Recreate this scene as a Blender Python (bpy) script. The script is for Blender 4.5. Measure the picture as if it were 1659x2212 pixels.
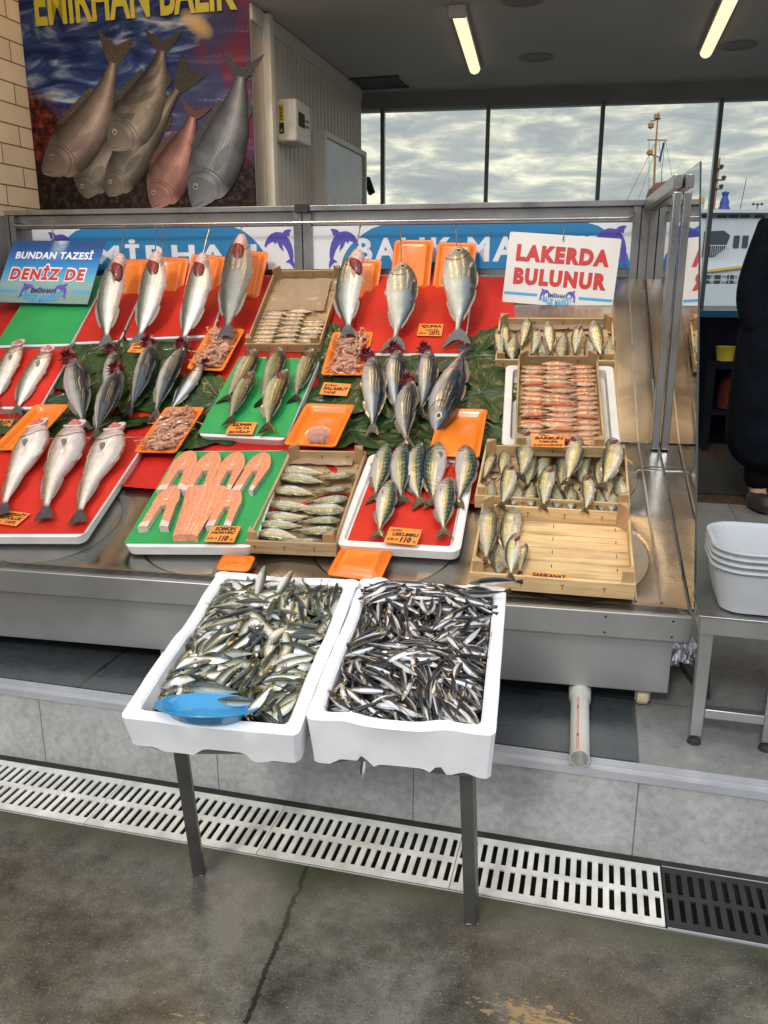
import bpy, bmesh, math, random
from mathutils import Vector, Matrix, noise as mnoise
R=math.radians; PI=math.pi
SC=bpy.context.scene
for o in list(bpy.data.objects): bpy.data.objects.remove(o)
# ------------------------------------------------------------------ camera
FPX=1790.; TH=R(15.6); CH=1.5            # focal length in px of a 1659 px wide picture, tilt, eye height
cd=bpy.data.cameras.new('camera'); cam=bpy.data.objects.new('camera',cd); SC.collection.objects.link(cam)
cd.sensor_fit='HORIZONTAL'; cd.sensor_width=36; cd.lens=36*FPX/1659; cd.clip_start=.05; cd.clip_end=3000
cam.location=(0,0,CH); cam.rotation_euler=(R(90)-TH,0,0); SC.camera=cam
# ------------------------------------------------------------------ world and sun
w=bpy.data.worlds.new('World'); SC.world=w; w.use_nodes=True
def world():
    nt=w.node_tree; N=nt.nodes; L=nt.links; N.clear()
    out=N.new('ShaderNodeOutputWorld'); tc=N.new('ShaderNodeTexCoord')
    sky=N.new('ShaderNodeTexSky'); sky.sky_type='NISHITA'; sky.sun_disc=False; sky.sun_elevation=R(38); sky.sun_rotation=R(205)
    b1=N.new('ShaderNodeBackground'); b1.inputs[1].default_value=.1; L.new(sky.outputs[0],b1.inputs[0])
    sep=N.new('ShaderNodeSeparateXYZ'); L.new(tc.outputs['Generated'],sep.inputs[0])
    mp=N.new('ShaderNodeMapping'); mp.inputs['Scale'].default_value=(7.5,7.5,30); mp.inputs['Location'].default_value=(.4,.2,1.3); L.new(tc.outputs['Generated'],mp.inputs[0])
    n1=N.new('ShaderNodeTexNoise'); n1.inputs['Scale'].default_value=1.7; n1.inputs['Detail'].default_value=7; n1.inputs['Roughness'].default_value=.6; n1.inputs['Distortion'].default_value=.35; L.new(mp.outputs[0],n1.inputs[0])
    cr=N.new('ShaderNodeValToRGB'); L.new(n1.outputs[0],cr.inputs[0]); e=cr.color_ramp.elements
    e[0].position=.36; e[0].color=(.47,.49,.49,1); e[1].position=.66; e[1].color=(1.3,1.2,.92,1)
    k=cr.color_ramp.elements.new(.47); k.color=(.59,.60,.57,1); k=cr.color_ramp.elements.new(.55); k.color=(.82,.79,.66,1)
    # towards the harbour the cloud is thick and dim, behind the camera and overhead it is bright
    m=N.new('ShaderNodeMapRange'); m.inputs['From Min'].default_value=.75; m.inputs['From Max'].default_value=-.1; m.inputs['To Min'].default_value=0; m.inputs['To Max'].default_value=1; L.new(sep.outputs[1],m.inputs[0])
    # dark house fronts stand low behind the camera, open bright cloud above them
    el=N.new('ShaderNodeMapRange'); el.interpolation_type='SMOOTHSTEP'; el.inputs['From Min'].default_value=.16; el.inputs['From Max'].default_value=.42; L.new(sep.outputs[2],el.inputs[0])
    bk=N.new('ShaderNodeMixRGB'); bk.inputs[1].default_value=(.26,.26,.27,1); bk.inputs[2].default_value=(1.62,1.70,1.82,1); L.new(el.outputs[0],bk.inputs[0])
    mix=N.new('ShaderNodeMixRGB'); L.new(bk.outputs[0],mix.inputs[2]); L.new(m.outputs[0],mix.inputs[0]); L.new(cr.outputs[0],mix.inputs[1])
    b2=N.new('ShaderNodeBackground'); b2.inputs[1].default_value=1.0; L.new(mix.outputs[0],b2.inputs[0])
    ms=N.new('ShaderNodeMixShader'); ms.inputs[0].default_value=.93; L.new(b1.outputs[0],ms.inputs[1]); L.new(b2.outputs[0],ms.inputs[2]); L.new(ms.outputs[0],out.inputs[0])
world()
sd=bpy.data.lights.new('sun','SUN'); sd.energy=1.5; sd.angle=R(10); sd.color=(1,.95,.87)
sun=bpy.data.objects.new('sun',sd); SC.collection.objects.link(sun); sun.rotation_euler=(R(52),0,R(-25)); sun.location=(0,-5,8)
SC.view_settings.view_transform='Standard'; SC.view_settings.look='None'; SC.view_settings.gamma=1; SC.view_settings.exposure=0.0
# ------------------------------------------------------------------ frames
def basis(o,ex,ey,ez): 
    return Matrix(((ex[0],ey[0],ez[0],o[0]),(ex[1],ey[1],ez[1],o[1]),(ex[2],ey[2],ez[2],o[2]),(0,0,0,1)))
BF=Matrix.Rotation(R(-14.4),4,'Z')      # the building
SF=Matrix.Rotation(R(-10.8),4,'Z')      # the stall, turned a little from it
WF=Matrix.Identity(4)
def ray(x,y):
    a=(x-829.5)/FPX; b=-(y-1106)/FPX
    return Vector((a, math.cos(TH)+b*math.sin(TH), -math.sin(TH)+b*math.cos(TH)))
CAMP=Vector((0,0,CH))
def hit(x,y,p,n):
    r=ray(x,y); return CAMP+r*((Vector(p)-CAMP).dot(n)/r.dot(n))
def hitz(x,y,z): return hit(x,y,(0,0,z),Vector((0,0,1)))
def splane(y0,z0,deg,off=0.):           # a plane of the stall rising away from the viewer at deg
    a=R(deg); n=SF.to_3x3()@Vector((0,-math.sin(a),math.cos(a))); p=SF@Vector((0,y0,z0))+n*off
    return p,n
A0=18.; A1=33.5; Y0,Z0=2.33,.585; Y1=3.28; Z1=Z0+(Y1-Y0)*math.tan(R(A0)); Y2=4.25; Z2=Z1+(Y2-Y1)*math.tan(R(A1))
def surf(x,y,off=0.):                   # point on the stall's display slope
    p=hit(x,y,*splane(Y0,Z0,A0,off))
    if (SF.inverted()@p)[1]<=Y1: return p
    return hit(x,y,*splane(Y1,Z1,A1,off))
def slz(y): return Z0+(y-Y0)*math.tan(R(A0)) if y<Y1 else Z1+(y-Y1)*math.tan(R(A1))
def fitrect(c,off=.04,plane=None):      # four corners TL TR BR BL -> frame, width, length
    P=[hit(x,y,*plane) if plane else surf(x,y,off) for x,y in c]
    o=(P[0]+P[1]+P[2]+P[3])/4; ex=((P[1]-P[0])+(P[2]-P[3])); ey=((P[0]-P[3])+(P[1]-P[2]))
    wd=ex.length/2; ln=ey.length/2; ez=ex.cross(ey).normalized(); ey.normalize()
    ex=ex.normalized(); m=(ex+ey.cross(ez)).normalized(); ex=m; ey=ez.cross(ex)
    return basis(o,ex,ey,ez),wd,ln
# ------------------------------------------------------------------ materials
def newmat(name):
    m=bpy.data.materials.new(name); m.use_nodes=True; nt=m.node_tree; b=nt.nodes['Principled BSDF']; return m,nt,nt.nodes,nt.links,b
def ramp(N,pts,inter='LINEAR'):
    r=N.new('ShaderNodeValToRGB'); r.color_ramp.interpolation=inter; e=r.color_ramp.elements
    while len(e)>1: e.remove(e[-1])
    for i,(p,c) in enumerate(pts):
        k=e[0] if i==0 else e.new(p)
        k.position=p; k.color=(*c,1) if len(c)==3 else c
    return r
def mth(nt,op,a,b=None,c=None,clamp=False,cl2=False):
    n=nt.nodes.new('ShaderNodeMath'); n.operation=op; n.use_clamp=bool(clamp or cl2)
    for i,v in enumerate((a,b,c)):
        if v is None: continue
        if isinstance(v,(int,float)): n.inputs[i].default_value=v
        else: nt.links.new(v,n.inputs[i])
    return n.outputs[0]
def mixc(nt,f,a,b,mode='MIX'):
    n=nt.nodes.new('ShaderNodeMixRGB'); n.blend_type=mode
    for i,v in enumerate((f,a,b)):
        if isinstance(v,(int,float)): n.inputs[i].default_value=v
        elif isinstance(v,tuple): n.inputs[i].default_value=(*v,1) if len(v)==3 else v
        else: nt.links.new(v,n.inputs[i])
    return n.outputs[0]
def tex(nt,kind,scale,coord='Object',stretch=None,detail=4,rough=.55,dist=0,vec=None):
    N=nt.nodes; t=N.new('ShaderNodeTex'+kind); t.inputs['Scale'].default_value=scale
    if kind=='Noise': t.inputs['Detail'].default_value=detail; t.inputs['Roughness'].default_value=rough; t.inputs['Distortion'].default_value=dist
    if vec is None: tc=N.new('ShaderNodeTexCoord'); vec=tc.outputs[coord]
    if stretch:
        mp=N.new('ShaderNodeMapping'); mp.inputs['Scale'].default_value=stretch; nt.links.new(vec,mp.inputs[0]); vec=mp.outputs[0]
    nt.links.new(vec,t.inputs['Vector']); return t
def bump(nt,b,h,strength=.3,dist=.002):
    n=nt.nodes.new('ShaderNodeBump'); n.inputs['Strength'].default_value=strength; n.inputs['Distance'].default_value=dist
    nt.links.new(h,n.inputs['Height']); nt.links.new(n.outputs[0],b.inputs['Normal']); return n
def mat(name,col,rough=.5,metal=0.,var=.12,vscale=8,bmp=None,coat=0,stretch=None,rvar=0,trans=0,alpha=1,sss=0,emit=None,spec=None,rand=0):
    m,nt,N,L,b=newmat(name)
    b.inputs['Roughness'].default_value=rough; b.inputs['Metallic'].default_value=metal
    b.inputs['Coat Weight'].default_value=coat; b.inputs['Coat Roughness'].default_value=.12
    b.inputs['Transmission Weight'].default_value=trans
    if spec is not None: b.inputs['Specular IOR Level'].default_value=spec
    if sss: b.inputs['Subsurface Weight'].default_value=sss; b.inputs['Subsurface Scale'].default_value=.01
    if alpha<1: b.inputs['Alpha'].default_value=alpha
    if emit: b.inputs['Emission Color'].default_value=(*emit[0],1); b.inputs['Emission Strength'].default_value=emit[1]
    t=tex(nt,'Noise',vscale,stretch=stretch,detail=6)
    lo=tuple(c*(1-var) for c in col); hi=tuple(min(1,c*(1+var)) for c in col)
    r=ramp(N,[(.3,lo),(.7,hi)]); L.new(t.outputs[0],r.inputs[0]); c=r.outputs[0]
    if rand:
        oi=N.new('ShaderNodeObjectInfo'); f=mth(nt,'MULTIPLY_ADD',oi.outputs['Random'],2*rand,1-rand)
        hs=N.new('ShaderNodeHueSaturation'); L.new(f,hs.inputs['Value']); L.new(c,hs.inputs['Color']); c=hs.outputs[0]
    L.new(c,b.inputs['Base Color'])
    if rvar:
        mr=N.new('ShaderNodeMapRange'); mr.inputs['To Min'].default_value=max(.03,rough-rvar); mr.inputs['To Max'].default_value=rough+rvar
        t2=tex(nt,'Noise',vscale*.6,detail=5); L.new(t2.outputs[0],mr.inputs[0]); L.new(mr.outputs[0],b.inputs['Roughness'])
    if bmp:
        t3=tex(nt,bmp[3] if len(bmp)>3 else 'Noise',bmp[0],stretch=stretch,detail=3)
        bump(nt,b,t3.outputs[0],bmp[1],bmp[2] if len(bmp)>2 else .002)
    return m
def steel(name,base=.55,rough=.24,st=(1,1,1),dirty=.35,smear=3.):
    m,nt,N,L,b=newmat(name); b.inputs['Metallic'].default_value=1
    t=tex(nt,'Noise',smear,detail=6,dist=.6); t2=tex(nt,'Noise',60,stretch=st,detail=2); t4=tex(nt,'Noise',13,detail=6)
    r=ramp(N,[(.25,(base*(1-dirty),)*3),(.5,(base*.92,base*.92,base*.9)),(.75,(base*1.1,base*1.1,base*1.08))]); L.new(t.outputs[0],r.inputs[0])
    c=mixc(nt,.12,r.outputs[0],t4.outputs[0],'MULTIPLY')
    L.new(c,b.inputs['Base Color'])
    rr=mth(nt,'MULTIPLY_ADD',t.outputs[0],.25,rough-.1); rr=mth(nt,'MULTIPLY_ADD',t2.outputs[0],.08,rr); L.new(rr,b.inputs['Roughness'])
    t3=tex(nt,'Noise',2.4,detail=2); s=mth(nt,'ADD',mth(nt,'MULTIPLY',t3.outputs[0],1.0),mth(nt,'MULTIPLY',t2.outputs[0],.003)); bump(nt,b,s,.3,.012)
    return m
M={}
M['steel']=steel('stainless steel',.47,.24,(1,30,1))
M['steelf']=steel('brushed front steel',.56,.36,(30,1,1),.3,2.)
M['steelw']=steel('warm worn stainless',.46,.17,(1,20,1),.4,4.)
M['frame']=mat('grey metal tube',(.16,.155,.145),.38,.75,.15,10)
M['wire']=mat('bright wire',(.5,.49,.47),.25,1,.1)
M['dark']=mat('dark hollow',(.012,.012,.012),.6)
M['black']=mat('black rubber',(.02,.02,.02),.6)
M['alu']=mat('aluminium nosing',(.50,.52,.56),.42,.55,.12,6,rvar=.1)
M['foam']=mat('white foam',(.79,.80,.82),.62,0,.06,9,bmp=(260,.22,.002,'Voronoi'),sss=.03)
M['foamd']=mat('worn tray foam',(.74,.72,.68),.6,0,.10,9,bmp=(300,.25,.0015,'Voronoi'))
M['plast_w']=mat('white grate plastic',(.60,.595,.55),.42,0,.24,11)
M['plast_b']=mat('black grate plastic',(.018,.018,.02),.4,0,.2,14)
M['orange']=mat('orange tray',(.80,.19,.012),.36,0,.08,6,coat=.25,bmp=(30,.15,.002))
M['orange2']=mat('orange wet tray',(.80,.20,.015),.25,0,.08,4,coat=.5)
M['card']=mat('orange card',(.84,.27,.045),.5,0,.05)
M['ink']=mat('black ink',(.02,.015,.012),.5)
M['red']=mat('red sheet',(.55,.022,.012),.42,0,.16,5,bmp=(14,.35,.006),spec=.35,rvar=.22)
M['redc']=mat('red cloth',(.48,.017,.011),.55,0,.2,4,bmp=(20,.5,.006),spec=.3)
M['green']=mat('green sheet',(.022,.31,.085),.42,0,.16,5,bmp=(14,.35,.006),spec=.35,rvar=.22)
M['white']=mat('white print',(.78,.79,.80),.4,0,.03)
M['whitew']=mat('white letters',(.80,.82,.84),.4,0,.02)
M['blueb']=mat('banner blue',(.025,.22,.46),.35,0,.05,2)
M['stripe']=mat('stripe blue',(.06,.36,.66),.4,0,.03)
M['redl']=mat('red letters',(.55,.025,.02),.45,0,.06)
M['purple']=mat('dolphin purple',(.10,.08,.42),.4); M['navy']=mat('dolphin navy',(.03,.035,.20),.4); M['lilac']=mat('dolphin lilac',(.28,.30,.66),.4); M['sky']=mat('dolphin light blue',(.10,.28,.62),.4)
M['cream']=mat('cream panel',(.60,.56,.48),.45,0,.08,1.2,rvar=.08)
M['creaml']=mat('pale trim',(.72,.69,.61),.4,0,.06,3)
M['ceil']=mat('ceiling paint',(.43,.44,.425),.75,0,.08,1.5)
M['beam']=mat('beam paint',(.20,.20,.195),.6,0,.1,2)
M['mull']=mat('mullion metal',(.14,.15,.16),.35,.6,.1,5)
M['gill']=mat('red gills',(.17,.006,.012),.3,0,.45,60,coat=.5,bmp=(160,.6,.003))
M['gillp']=mat('pink flesh',(.52,.14,.13),.32,0,.35,50,coat=.5,bmp=(120,.4,.003))
M['eye']=mat('fish eye',(.01,.01,.012),.08,0,0,coat=1); M['iris']=mat('eye ring',(.55,.50,.33),.2,.4,.1)
M['fleshw']=mat('white fish flesh',(.66,.56,.52),.35,0,.12,40,coat=.5,sss=.1)
M['skin']=mat('skin',(.45,.26,.18),.5,0,.08,sss=.05); M['cloth_n']=mat('dark jacket',(.005,.007,.012),.95,0,.3,8,bmp=(9,.8,.03),spec=.08); M['cloth_b']=mat('black trousers',(.004,.004,.005),.95,spec=.08); M['hair']=mat('dark hair',(.02,.015,.012),.6)
M['tub']=mat('translucent tub plastic',(.66,.69,.72),.3,0,.04,trans=.4,sss=.1)
M['pvc']=mat('grey pipe',(.50,.50,.46),.4,0,.1,8); M['pvcr']=mat('orange pipe print',(.55,.10,.04),.5)
M['caster']=mat('yellowed caster',(.55,.45,.30),.5,0,.3,30)
M['bluep']=mat('blue plastic',(.02,.30,.62),.2,0,.04,trans=.15,coat=.5)
M['ship']=mat('ship white',(.50,.53,.56),.5,0,.06,.3); M['shipg']=mat('ship glass',(.05,.06,.07),.2); M['shipy']=mat('ship yellow',(.62,.36,.06),.5); M['shipb']=mat('ship blue',(.03,.06,.25),.6); M['shipd']=mat('ship dark hull',(.03,.035,.04),.5); M['shipo']=mat('ship brown',(.34,.16,.06),.6); M['dome']=mat('brown dome',(.12,.035,.022),.6)
M['shrimp']=mat('shrimp',(.50,.26,.17),.28,0,.30,70,coat=.6,sss=.25,rand=.25,bmp=(90,.3,.002))
M['foil']=mat('foil',(.7,.7,.72),.25,1,.2,20)
def tiles(name,col,sx,sy,ox=0,oy=0,oz=0,jw=.004,dark=.35,rough=.5,axes='XY',jcol=None):
    m,nt,N,L,b=newmat(name); tc=N.new('ShaderNodeTexCoord'); sp=N.new('ShaderNodeSeparateXYZ'); L.new(tc.outputs['Object'],sp.inputs[0])
    t=tex(nt,'Noise',2.3,detail=9,rough=.62); t2=tex(nt,'Noise',42,detail=9,rough=.78); t5=tex(nt,'Noise',7,stretch=(1,1,.25),detail=5)
    v=mth(nt,'ADD',mth(nt,'MULTIPLY',t.outputs[0],.30),mth(nt,'MULTIPLY',t2.outputs[0],.55)); v=mth(nt,'ADD',v,mth(nt,'MULTIPLY',t5.outputs[0],.15))
    r=ramp(N,[(.36,tuple(c*.62 for c in col)),(.5,col),(.62,tuple(min(1,c*1.35) for c in col))]); L.new(v,r.inputs[0])
    def line(s,o,step):
        f=mth(nt,'FRACT',mth(nt,'DIVIDE',mth(nt,'SUBTRACT',s,o),step)); f=mth(nt,'ABSOLUTE',mth(nt,'SUBTRACT',f,.5)); return mth(nt,'GREATER_THAN',f,.5-jw/2/step)
    i={'X':0,'Y':1,'Z':2}
    g=line(sp.outputs[i[axes[0]]],ox,sx)
    if sy: g=mth(nt,'MAXIMUM',g,line(sp.outputs[i[axes[1]]],oy,sy))
    c=mixc(nt,g,r.outputs[0],jcol or tuple(x*dark for x in col)); L.new(c,b.inputs['Base Color'])
    L.new(mth(nt,'MULTIPLY_ADD',t2.outputs[0],.3,rough-.15),b.inputs['Roughness'])
    bump(nt,b,mth(nt,'SUBTRACT',mth(nt,'MULTIPLY',t2.outputs[0],.15),g),.35,.003); return m
def wood(name,st,col):
    m,nt,N,L,b=newmat(name); t=tex(nt,'Noise',3.5,stretch=st,detail=6,rough=.6,dist=.8); t2=tex(nt,'Noise',9,detail=5)
    oi=N.new('ShaderNodeObjectInfo'); hs=N.new('ShaderNodeHueSaturation')
    r=ramp(N,[(.28,tuple(c*.55 for c in col)),(.5,col),(.7,tuple(min(1,c*1.22) for c in col))]); L.new(t.outputs[0],r.inputs[0])
    c=mixc(nt,.3,r.outputs[0],t2.outputs[0],'OVERLAY')
    L.new(mth(nt,'MULTIPLY_ADD',oi.outputs['Random'],.3,.85),hs.inputs['Value']); L.new(c,hs.inputs['Color'])
    vo=tex(nt,'Voronoi',6,stretch=(st[0]*.25,st[1]*.08,1)); k=mth(nt,'LESS_THAN',vo.outputs['Distance'],.05)
    L.new(mixc(nt,k,hs.outputs[0],(.09,.03,.012)),b.inputs['Base Color']); b.inputs['Roughness'].default_value=.58
    bump(nt,b,t.outputs[0],.3,.0015); return m
WC=(.60,.41,.20); WO=(.40,.27,.135)
M['woodx']=wood('poplar board',(1,14,14),WC); M['woody']=wood('poplar side board',(14,1,14),WC)
M['woodxo']=wood('old board',(1,14,14),WO); M['woodyo']=wood('old side board',(14,1,14),WO)
M['post']=wood('corner block wood',(6,6,2),(.50,.31,.15)); M['posto']=wood('old corner block wood',(6,6,2),(.36,.22,.10))
# ---- fish skin: u runs snout to tail, v from belly (0) to back (1)
def fishmat(name,stops,head=None,stripes=None,tail=(.2,.18,.12),yel=0,metal=.35,rough=.27,scale=70,mott=.25,eye=True,belly2=None):
    k_=not name.startswith('printed')
    m,nt,N,L,b=newmat(name); uv=N.new('ShaderNodeUVMap'); sp=N.new('ShaderNodeSeparateXYZ'); L.new(uv.outputs[0],sp.inputs[0]); u,v=sp.outputs[0],sp.outputs[1]
    oi=N.new('ShaderNodeObjectInfo'); tc=N.new('ShaderNodeTexCoord')
    ns=tex(nt,'Noise',16,detail=4); ns2=tex(nt,'Noise',7,detail=3)
    vv=mth(nt,'ADD',v,mth(nt,'MULTIPLY_ADD',ns.outputs[0],.08,-.04)); vv=mth(nt,'ADD',vv,mth(nt,'MULTIPLY_ADD',oi.outputs['Random'],.10,-.05))
    r=ramp(N,stops); L.new(vv,r.inputs[0]); c=r.outputs[0]
    c=mixc(nt,mott,c,ns2.outputs[0],'OVERLAY')
    if stripes:
        kind,freq,mask,amt,colr=stripes
        if kind=='bars': s=mth(nt,'SINE',mth(nt,'ADD',mth(nt,'MULTIPLY',u,freq),mth(nt,'MULTIPLY_ADD',v,14,mth(nt,'MULTIPLY',ns2.outputs[0],5))))
        elif kind=='lines': s=mth(nt,'SINE',mth(nt,'ADD',mth(nt,'MULTIPLY',v,freq),mth(nt,'MULTIPLY',u,7.)))
        else: s=mth(nt,'MULTIPLY_ADD',ns.outputs[0],7,-3.7)
        s=mth(nt,'MULTIPLY',s,2.2,None,None,True); k=mth(nt,'MULTIPLY',mth(nt,'MULTIPLY_ADD',v,9,-9*mask),1,None,True)
        k2=mth(nt,'LESS_THAN',u,.86); k3=mth(nt,'GREATER_THAN',u,.2)
        c=mixc(nt,mth(nt,'MULTIPLY',mth(nt,'MULTIPLY',mth(nt,'MULTIPLY',s,k),mth(nt,'MULTIPLY',k2,k3)),amt),c,colr)
    if yel:  # yellow band along the flank
        y=mth(nt,'SUBTRACT',1,mth(nt,'MULTIPLY',mth(nt,'ABSOLUTE',mth(nt,'SUBTRACT',vv,.62)),11),None,True); c=mixc(nt,mth(nt,'MULTIPLY',y,yel),c,(.46,.36,.07))
    # lateral line
    ll=mth(nt,'LESS_THAN',mth(nt,'ABSOLUTE',mth(nt,'SUBTRACT',v,.66)),.008); c=mixc(nt,mth(nt,'MULTIPLY',ll,.35),c,(.05,.05,.04))
    if head:
        h=mth(nt,'SUBTRACT',1,mth(nt,'MULTIPLY',mth(nt,'SUBTRACT',u,.15),14),None,True); hc=ramp(N,[(.15,head[1]),(.8,head[0])]); L.new(vv,hc.inputs[0])
        c=mixc(nt,h,c,hc.outputs[0])
    def arc(u0,cv,curv,wd,amt,c,colr):
        e=mth(nt,'MULTIPLY',mth(nt,'POWER',mth(nt,'ABSOLUTE',mth(nt,'SUBTRACT',v,cv)),2),curv)
        d=mth(nt,'ABSOLUTE',mth(nt,'SUBTRACT',mth(nt,'ADD',u,e),u0)); g=mth(nt,'SUBTRACT',1,mth(nt,'DIVIDE',d,wd),None,True)
        return mixc(nt,mth(nt,'MULTIPLY',g,amt),c,colr)
    c=arc(.215,.5,.45,.013,.95 if k_ else .45,c,(.03,.025,.02)); c=arc(.16,.5,.35,.007,.45 if k_ else .25,c,(.05,.04,.03))
    if eye:
        def disc(rad):
            a=mth(nt,'DIVIDE',mth(nt,'SUBTRACT',u,.085),rad); d=mth(nt,'DIVIDE',mth(nt,'SUBTRACT',v,.60),rad*5.5)
            return mth(nt,'LESS_THAN',mth(nt,'ADD',mth(nt,'MULTIPLY',a,a),mth(nt,'MULTIPLY',d,d)),1)
        c=mixc(nt,disc(.030 if k_ else .016),c,(.50,.46,.30)); c=mixc(nt,disc(.018 if k_ else .010),c,(.008,.008,.008))
    t=mth(nt,'MULTIPLY',mth(nt,'SUBTRACT',u,.85),25,None,True); st=tex(nt,'Noise',120,detail=2); tr=ramp(N,[(.35,tuple(x*.5 for x in tail)),(.65,tail)]); L.new(st.outputs[0],tr.inputs[0])
    c=mixc(nt,t,c,tr.outputs[0]); fn=mth(nt,'GREATER_THAN',u,1.1); c=mixc(nt,fn,c,mixc(nt,.45,tr.outputs[0],(.45,.40,.33)))
    hs_=N.new('ShaderNodeHueSaturation'); L.new(c,hs_.inputs['Color']); L.new(mth(nt,'MULTIPLY_ADD',oi.outputs['Random'],.30,.84),hs_.inputs['Value']); hs_.inputs['Saturation'].default_value=1.08
    L.new(hs_.outputs[0],b.inputs['Base Color'])
    b.inputs['Metallic'].default_value=metal; L.new(mth(nt,'MULTIPLY_ADD',ns.outputs[0],.25,rough-.12),b.inputs['Roughness'])
    b.inputs['Coat Weight'].default_value=.55 if metal else 0; b.inputs['Coat Roughness'].default_value=.05
    if not k_: b.inputs['Specular IOR Level'].default_value=.1
    vo=tex(nt,'Voronoi',1,vec=uv.outputs[0],stretch=(scale,scale*.35,1)); bump(nt,b,mth(nt,'ADD',mth(nt,'MULTIPLY',vo.outputs['Distance'],.5),mth(nt,'MULTIPLY',ns.outputs[0],.7)),.3,.0012)
    return m
W_=(.74,.74,.72)
FM={
'sea_bass':fishmat('sea bass skin',[(.0,(.82,.76,.73)),(.38,(.76,.74,.70)),(.50,(.46,.47,.39)),(.68,(.20,.22,.18)),(.9,(.05,.055,.045))],head=((.12,.11,.09),(.70,.55,.48)),stripes=('lines',150,.58,.35,(.10,.11,.10)),tail=(.10,.10,.09),metal=.25),
'grey_bass':fishmat('grey bass skin',[(.0,(.42,.40,.35)),(.35,(.28,.28,.24)),(.6,(.13,.13,.11)),(.9,(.04,.04,.033))],head=((.08,.08,.07),(.60,.40,.34)),stripes=('lines',150,.4,.3,(.06,.06,.06)),tail=(.06,.05,.045),metal=.25),
'sea_bream':fishmat('sea bream skin',[(.0,(.74,.72,.68)),(.30,(.56,.55,.46)),(.52,(.38,.39,.31)),(.72,(.14,.17,.19)),(.92,(.04,.055,.07))],head=((.12,.12,.09),(.60,.55,.40)),stripes=('lines',110,.35,.22,(.28,.22,.10)),tail=(.12,.11,.10),metal=.35),
'bonito':fishmat('bonito skin',[(.0,(.74,.72,.72)),(.34,(.60,.60,.58)),(.50,(.40,.40,.32)),(.64,(.08,.10,.11)),(.9,(.012,.018,.03))],head=((.05,.06,.07),(.55,.5,.5)),stripes=('lines',62,.48,.8,(.03,.045,.06)),tail=(.09,.10,.11),metal=.45,rough=.22),
'mackerel':fishmat('mackerel skin',[(.0,(.78,.74,.74)),(.38,(.74,.73,.68)),(.56,(.50,.50,.30)),(.70,(.12,.20,.17)),(.95,(.02,.06,.07))],head=((.05,.06,.05),(.50,.48,.30)),stripes=('bars',105,.60,.75,(.012,.03,.035)),tail=(.16,.15,.10),yel=.4,metal=.4,rough=.24),
'bluefish':fishmat('bluefish skin',[(.0,(.76,.72,.62)),(.32,(.56,.55,.40)),(.52,(.34,.33,.18)),(.70,(.11,.11,.06)),(.9,(.03,.033,.022))],head=((.10,.10,.06),(.48,.44,.34)),tail=(.055,.05,.03),metal=.4),
'whiting':fishmat('whiting skin',[(.0,(.80,.77,.76)),(.42,(.72,.69,.66)),(.56,(.44,.38,.29)),(.76,(.22,.18,.12)),(.95,(.14,.11,.07))],head=((.3,.24,.18),(.78,.62,.58)),stripes=('spots',0,.1,.4,(.50,.38,.30)),tail=(.07,.065,.085),metal=.15,rough=.24,mott=.5),
'horse_mackerel':fishmat('horse mackerel skin',[(.0,(.80,.80,.82)),(.48,(.72,.73,.74)),(.68,(.58,.57,.40)),(.86,(.36,.35,.20)),(1,(.14,.14,.09))],head=((.16,.17,.11),(.58,.58,.55)),tail=(.36,.31,.14),yel=.3,metal=.45),
'mullet':fishmat('red mullet skin',[(.0,(.64,.50,.38)),(.40,(.56,.32,.19)),(.65,(.48,.20,.10)),(.90,(.26,.09,.045))],head=((.42,.15,.08),(.60,.42,.30)),stripes=('spots',0,.1,.55,(.46,.07,.05)),tail=(.45,.22,.12),metal=.25,mott=.5),
'goatfish':fishmat('goatfish skin',[(.0,(.62,.56,.44)),(.40,(.50,.40,.26)),(.65,(.34,.22,.14)),(.90,(.16,.09,.06))],head=((.30,.17,.09),(.55,.45,.30)),stripes=('spots',0,.15,.4,(.36,.11,.07)),tail=(.30,.2,.12),metal=.25,mott=.5),
'small_bluefish':fishmat('small bluefish skin',[(.0,(.72,.70,.62)),(.42,(.64,.62,.47)),(.66,(.50,.48,.28)),(.84,(.24,.24,.15)),(.97,(.06,.07,.06))],head=((.11,.12,.10),(.56,.54,.46)),tail=(.07,.065,.045),yel=.25,metal=.45),
'scad':fishmat('scad skin',[(.0,(.80,.81,.84)),(.40,(.72,.73,.74)),(.56,(.46,.44,.27)),(.72,(.13,.14,.09)),(.92,(.02,.03,.035))],head=((.10,.10,.07),(.55,.54,.48)),tail=(.26,.23,.09),yel=.22,metal=.3,rough=.24),
'anchovy':fishmat('anchovy skin',[(.0,(.74,.75,.80)),(.40,(.66,.66,.68)),(.51,(.36,.34,.27)),(.58,(.035,.038,.042)),(.95,(.010,.011,.014))],head=((.09,.075,.055),(.50,.46,.42)),tail=(.07,.06,.045),metal=.32,rough=.2),
}
# printed fish on the poster (flat)
for k,c in {'pa':(.20,.155,.13),'pb':(.13,.11,.09),'pc':(.145,.125,.10),'pd':(.24,.13,.11),'pe':(.165,.168,.175)}.items():
    FM[k]=fishmat('printed fish '+k[1],[(.0,tuple(x*.22 for x in c)),(.2,tuple(x*.8 for x in c)),(.42,tuple(x*2.3 for x in c)),(.68,c),(.97,tuple(x*.2 for x in c))],head=(tuple(x*.7 for x in c),tuple(x*1.5 for x in c)),stripes=('bars',34,.3,.45,tuple(x*.25 for x in c)) if k=='pb' else ('lines',90,.1,.25,tuple(x*.4 for x in c)),tail=tuple(x*.6 for x in c),eye=False,metal=0,rough=.4,mott=.75)
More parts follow.
